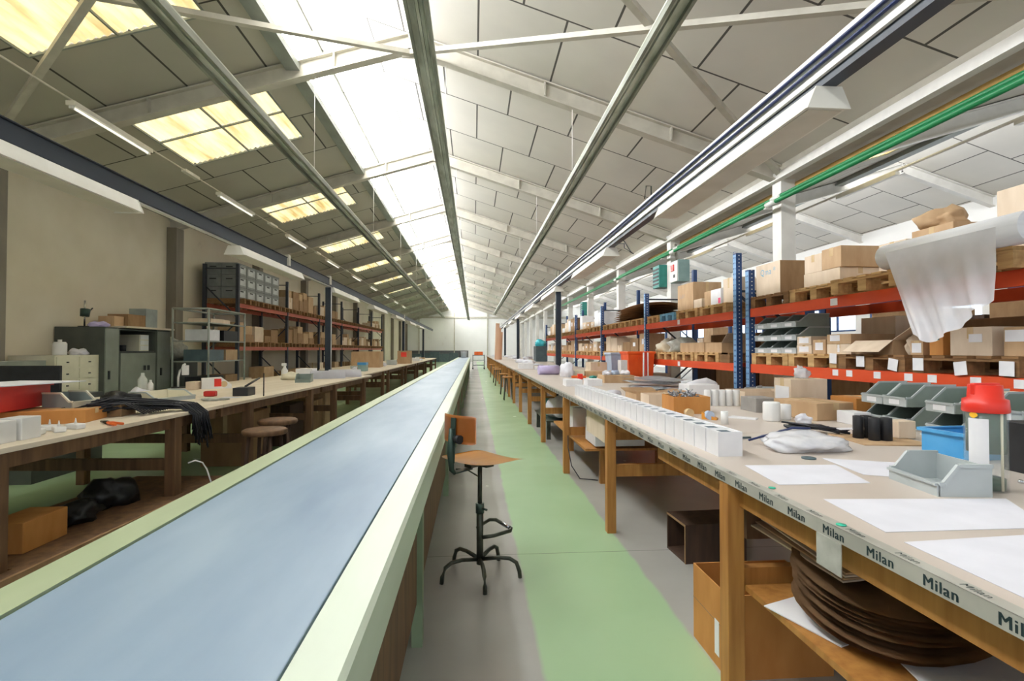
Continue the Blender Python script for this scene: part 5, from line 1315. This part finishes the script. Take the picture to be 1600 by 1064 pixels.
for i in range(5):
    tag(MB().box(-.5, .5, -.3, .3, 0, .9+.1*(i % 3)).build('dark_machine', M['slate'], None, (-6.4+1.05*i, 57.5, 0)), 'dark grey machine at the foot of the far wall, %s from the left wall' % nth(i), 'machine', 'machines along the far wall')
# small wooden stools tucked under the far right benches
sp = None
for i, y in enumerate((14.0, 15.8, 19.6, 21.4, 25.4)):
    lab = 'wooden stool tucked under the far right benches, %s past the navy post' % nth(i)
    if sp is None:
        sp = empty('wooden_stool', lab, 'stool', (.95, y, 0), 0, 'stools under the far right benches')
        MB().lathe([(0, .6), (.16, .6), (.17, .61), (.17, .63), (.16, .64), (0, .64)], n=20).build('seat', M['wood'], sp)
        for a in (45, 135, 225, 315): MB().tube([(.17*math.cos(R(a)), .17*math.sin(R(a)), 0), (.1*math.cos(R(a)), .1*math.sin(R(a)), .6)], .016, 8).build('leg', M['stool_steel'], sp)
    else: dup(sp, (.95, y, 0), label=lab)

# under and in front of the left benches
ls = empty('low_shelf', 'long low wooden shelf under the near left bench', 'shelf', (-2.58, 0, 0), SK)
MB().box(-.75, -.1, 1.4, 4.9, .2, .225).box(-.1, .0, 1.56, 2.79, .2, .225).box(-.1, .0, 2.91, 4.24, .2, .225).box(-.1, .0, 4.36, 4.9, .2, .225).box(.0, .1, 1.4, 4.9, .2, .225).build('board', M['wood_brown'], ls)
MB().box(.1, .12, 1.4, 4.9, .08, .24).build('front_board', M['kraft_dark'], ls)
for y in (1.9, 3.4, 4.7): MB().box(-.7, .09, y, y+.04, 0, .2).build('support', M['wood_dark'], ls)
lump('black_sack', 'black plastic sack on the low shelf, nearer of two', 'sack', (-2.68, 3.66, .226), (.13, .2, .085), 'black_bag', .3, 91)
lump('black_sack', 'black plastic sack on the low shelf, farther of two', 'sack', (-2.68, 4.02, .226), (.13, .17, .13), 'black_bag', .3, 92)
carton('orange-brown carton on the low shelf at the left frame edge', -2.75, -2.53, 3.1, 3.42, .226, .4, 'kraft_orange', tape=False)
tag(MB().tube([(-2.28, 4.3, .47), (-2.24, 4.33, .485), (-2.2, 4.36, .46), (-2.18, 4.39, .4), (-2.165, 4.42, .3), (-2.15, 4.46, .18), (-2.13, 4.53, .07), (-2.1, 4.62, .02), (-2.05, 4.75, .01)], .006, 6).build('white_cable', M['white']), 'white cable with a plug trailing beside the left bench leg', 'cable')
for i, (y, m) in enumerate(((6.3, 'kraft_dark'), (7.55, 'wood_dark'), (8.45, 'kraft_dark'), (9.1, 'kraft'))):
    carton('brown carton on the floor under the skewed left benches, %s from the stools' % nth(i), -3.2, -2.65+.03*i, y, y+.6, 0, .62-.04*(i % 3), m, group='cartons under the skewed left benches')
ws = empty('wooden_stool', 'brown wooden stool with dark legs between the left bench and conveyor', 'stool', (-1.98, 5.05, 0))
MB().lathe([(0, .575), (.19, .575), (.2, .585), (.2, .615), (.185, .625), (0, .62)], n=28).build('seat', M['wood_brown'], ws)
for a in (40, 130, 220, 310): MB().tube([(.2*math.cos(R(a)), .2*math.sin(R(a)), 0), (.14*math.cos(R(a)), .14*math.sin(R(a)), .575)], .018, 8).build('leg', M['wood_dark'], ws)
MB().tube([(.17, 0, .25), (0, .17, .25), (-.17, 0, .25), (0, -.17, .25), (.17, 0, .25)], .01, 6).build('rung', M['wood_dark'], ws)
dup(ws, (-2.12, 5.75, 0), R(20), 'brown wooden stool behind the first, against the left bench')

# ------------------------------------------------------------------ camera, world, render settings
cam = bpy.data.cameras.new('camera'); co = bpy.data.objects.new('camera', cam); col.objects.link(co)
co.location = (0, 0, 1.38); co.rotation_euler = (R(90+1.0), 0, -math.atan(60/800))
cam.sensor_width = 36; cam.lens = 18; cam.clip_end = 200; cam.clip_start = .02
sc = bpy.context.scene
sc.camera = co
w = bpy.data.worlds.new('world'); sc.world = w; w.use_nodes = True
bg = w.node_tree.nodes['Background']; bg.inputs['Color'].default_value = (.9, .95, 1, 1); bg.inputs['Strength'].default_value = .85  # sky doubles as added frontal fill through the hall's open near end
sc.view_settings.view_transform = 'Standard'; sc.view_settings.look = 'None'; sc.view_settings.gamma = 1
sc.view_settings.exposure = 0.12
sc.cycles.use_denoising = True
sc.cycles.max_bounces = 10; sc.cycles.diffuse_bounces = 6; sc.cycles.transparent_max_bounces = 16
for lab, ns in seen.items():
    if len(ns) > 1: print('DUP LABEL', lab, ns)
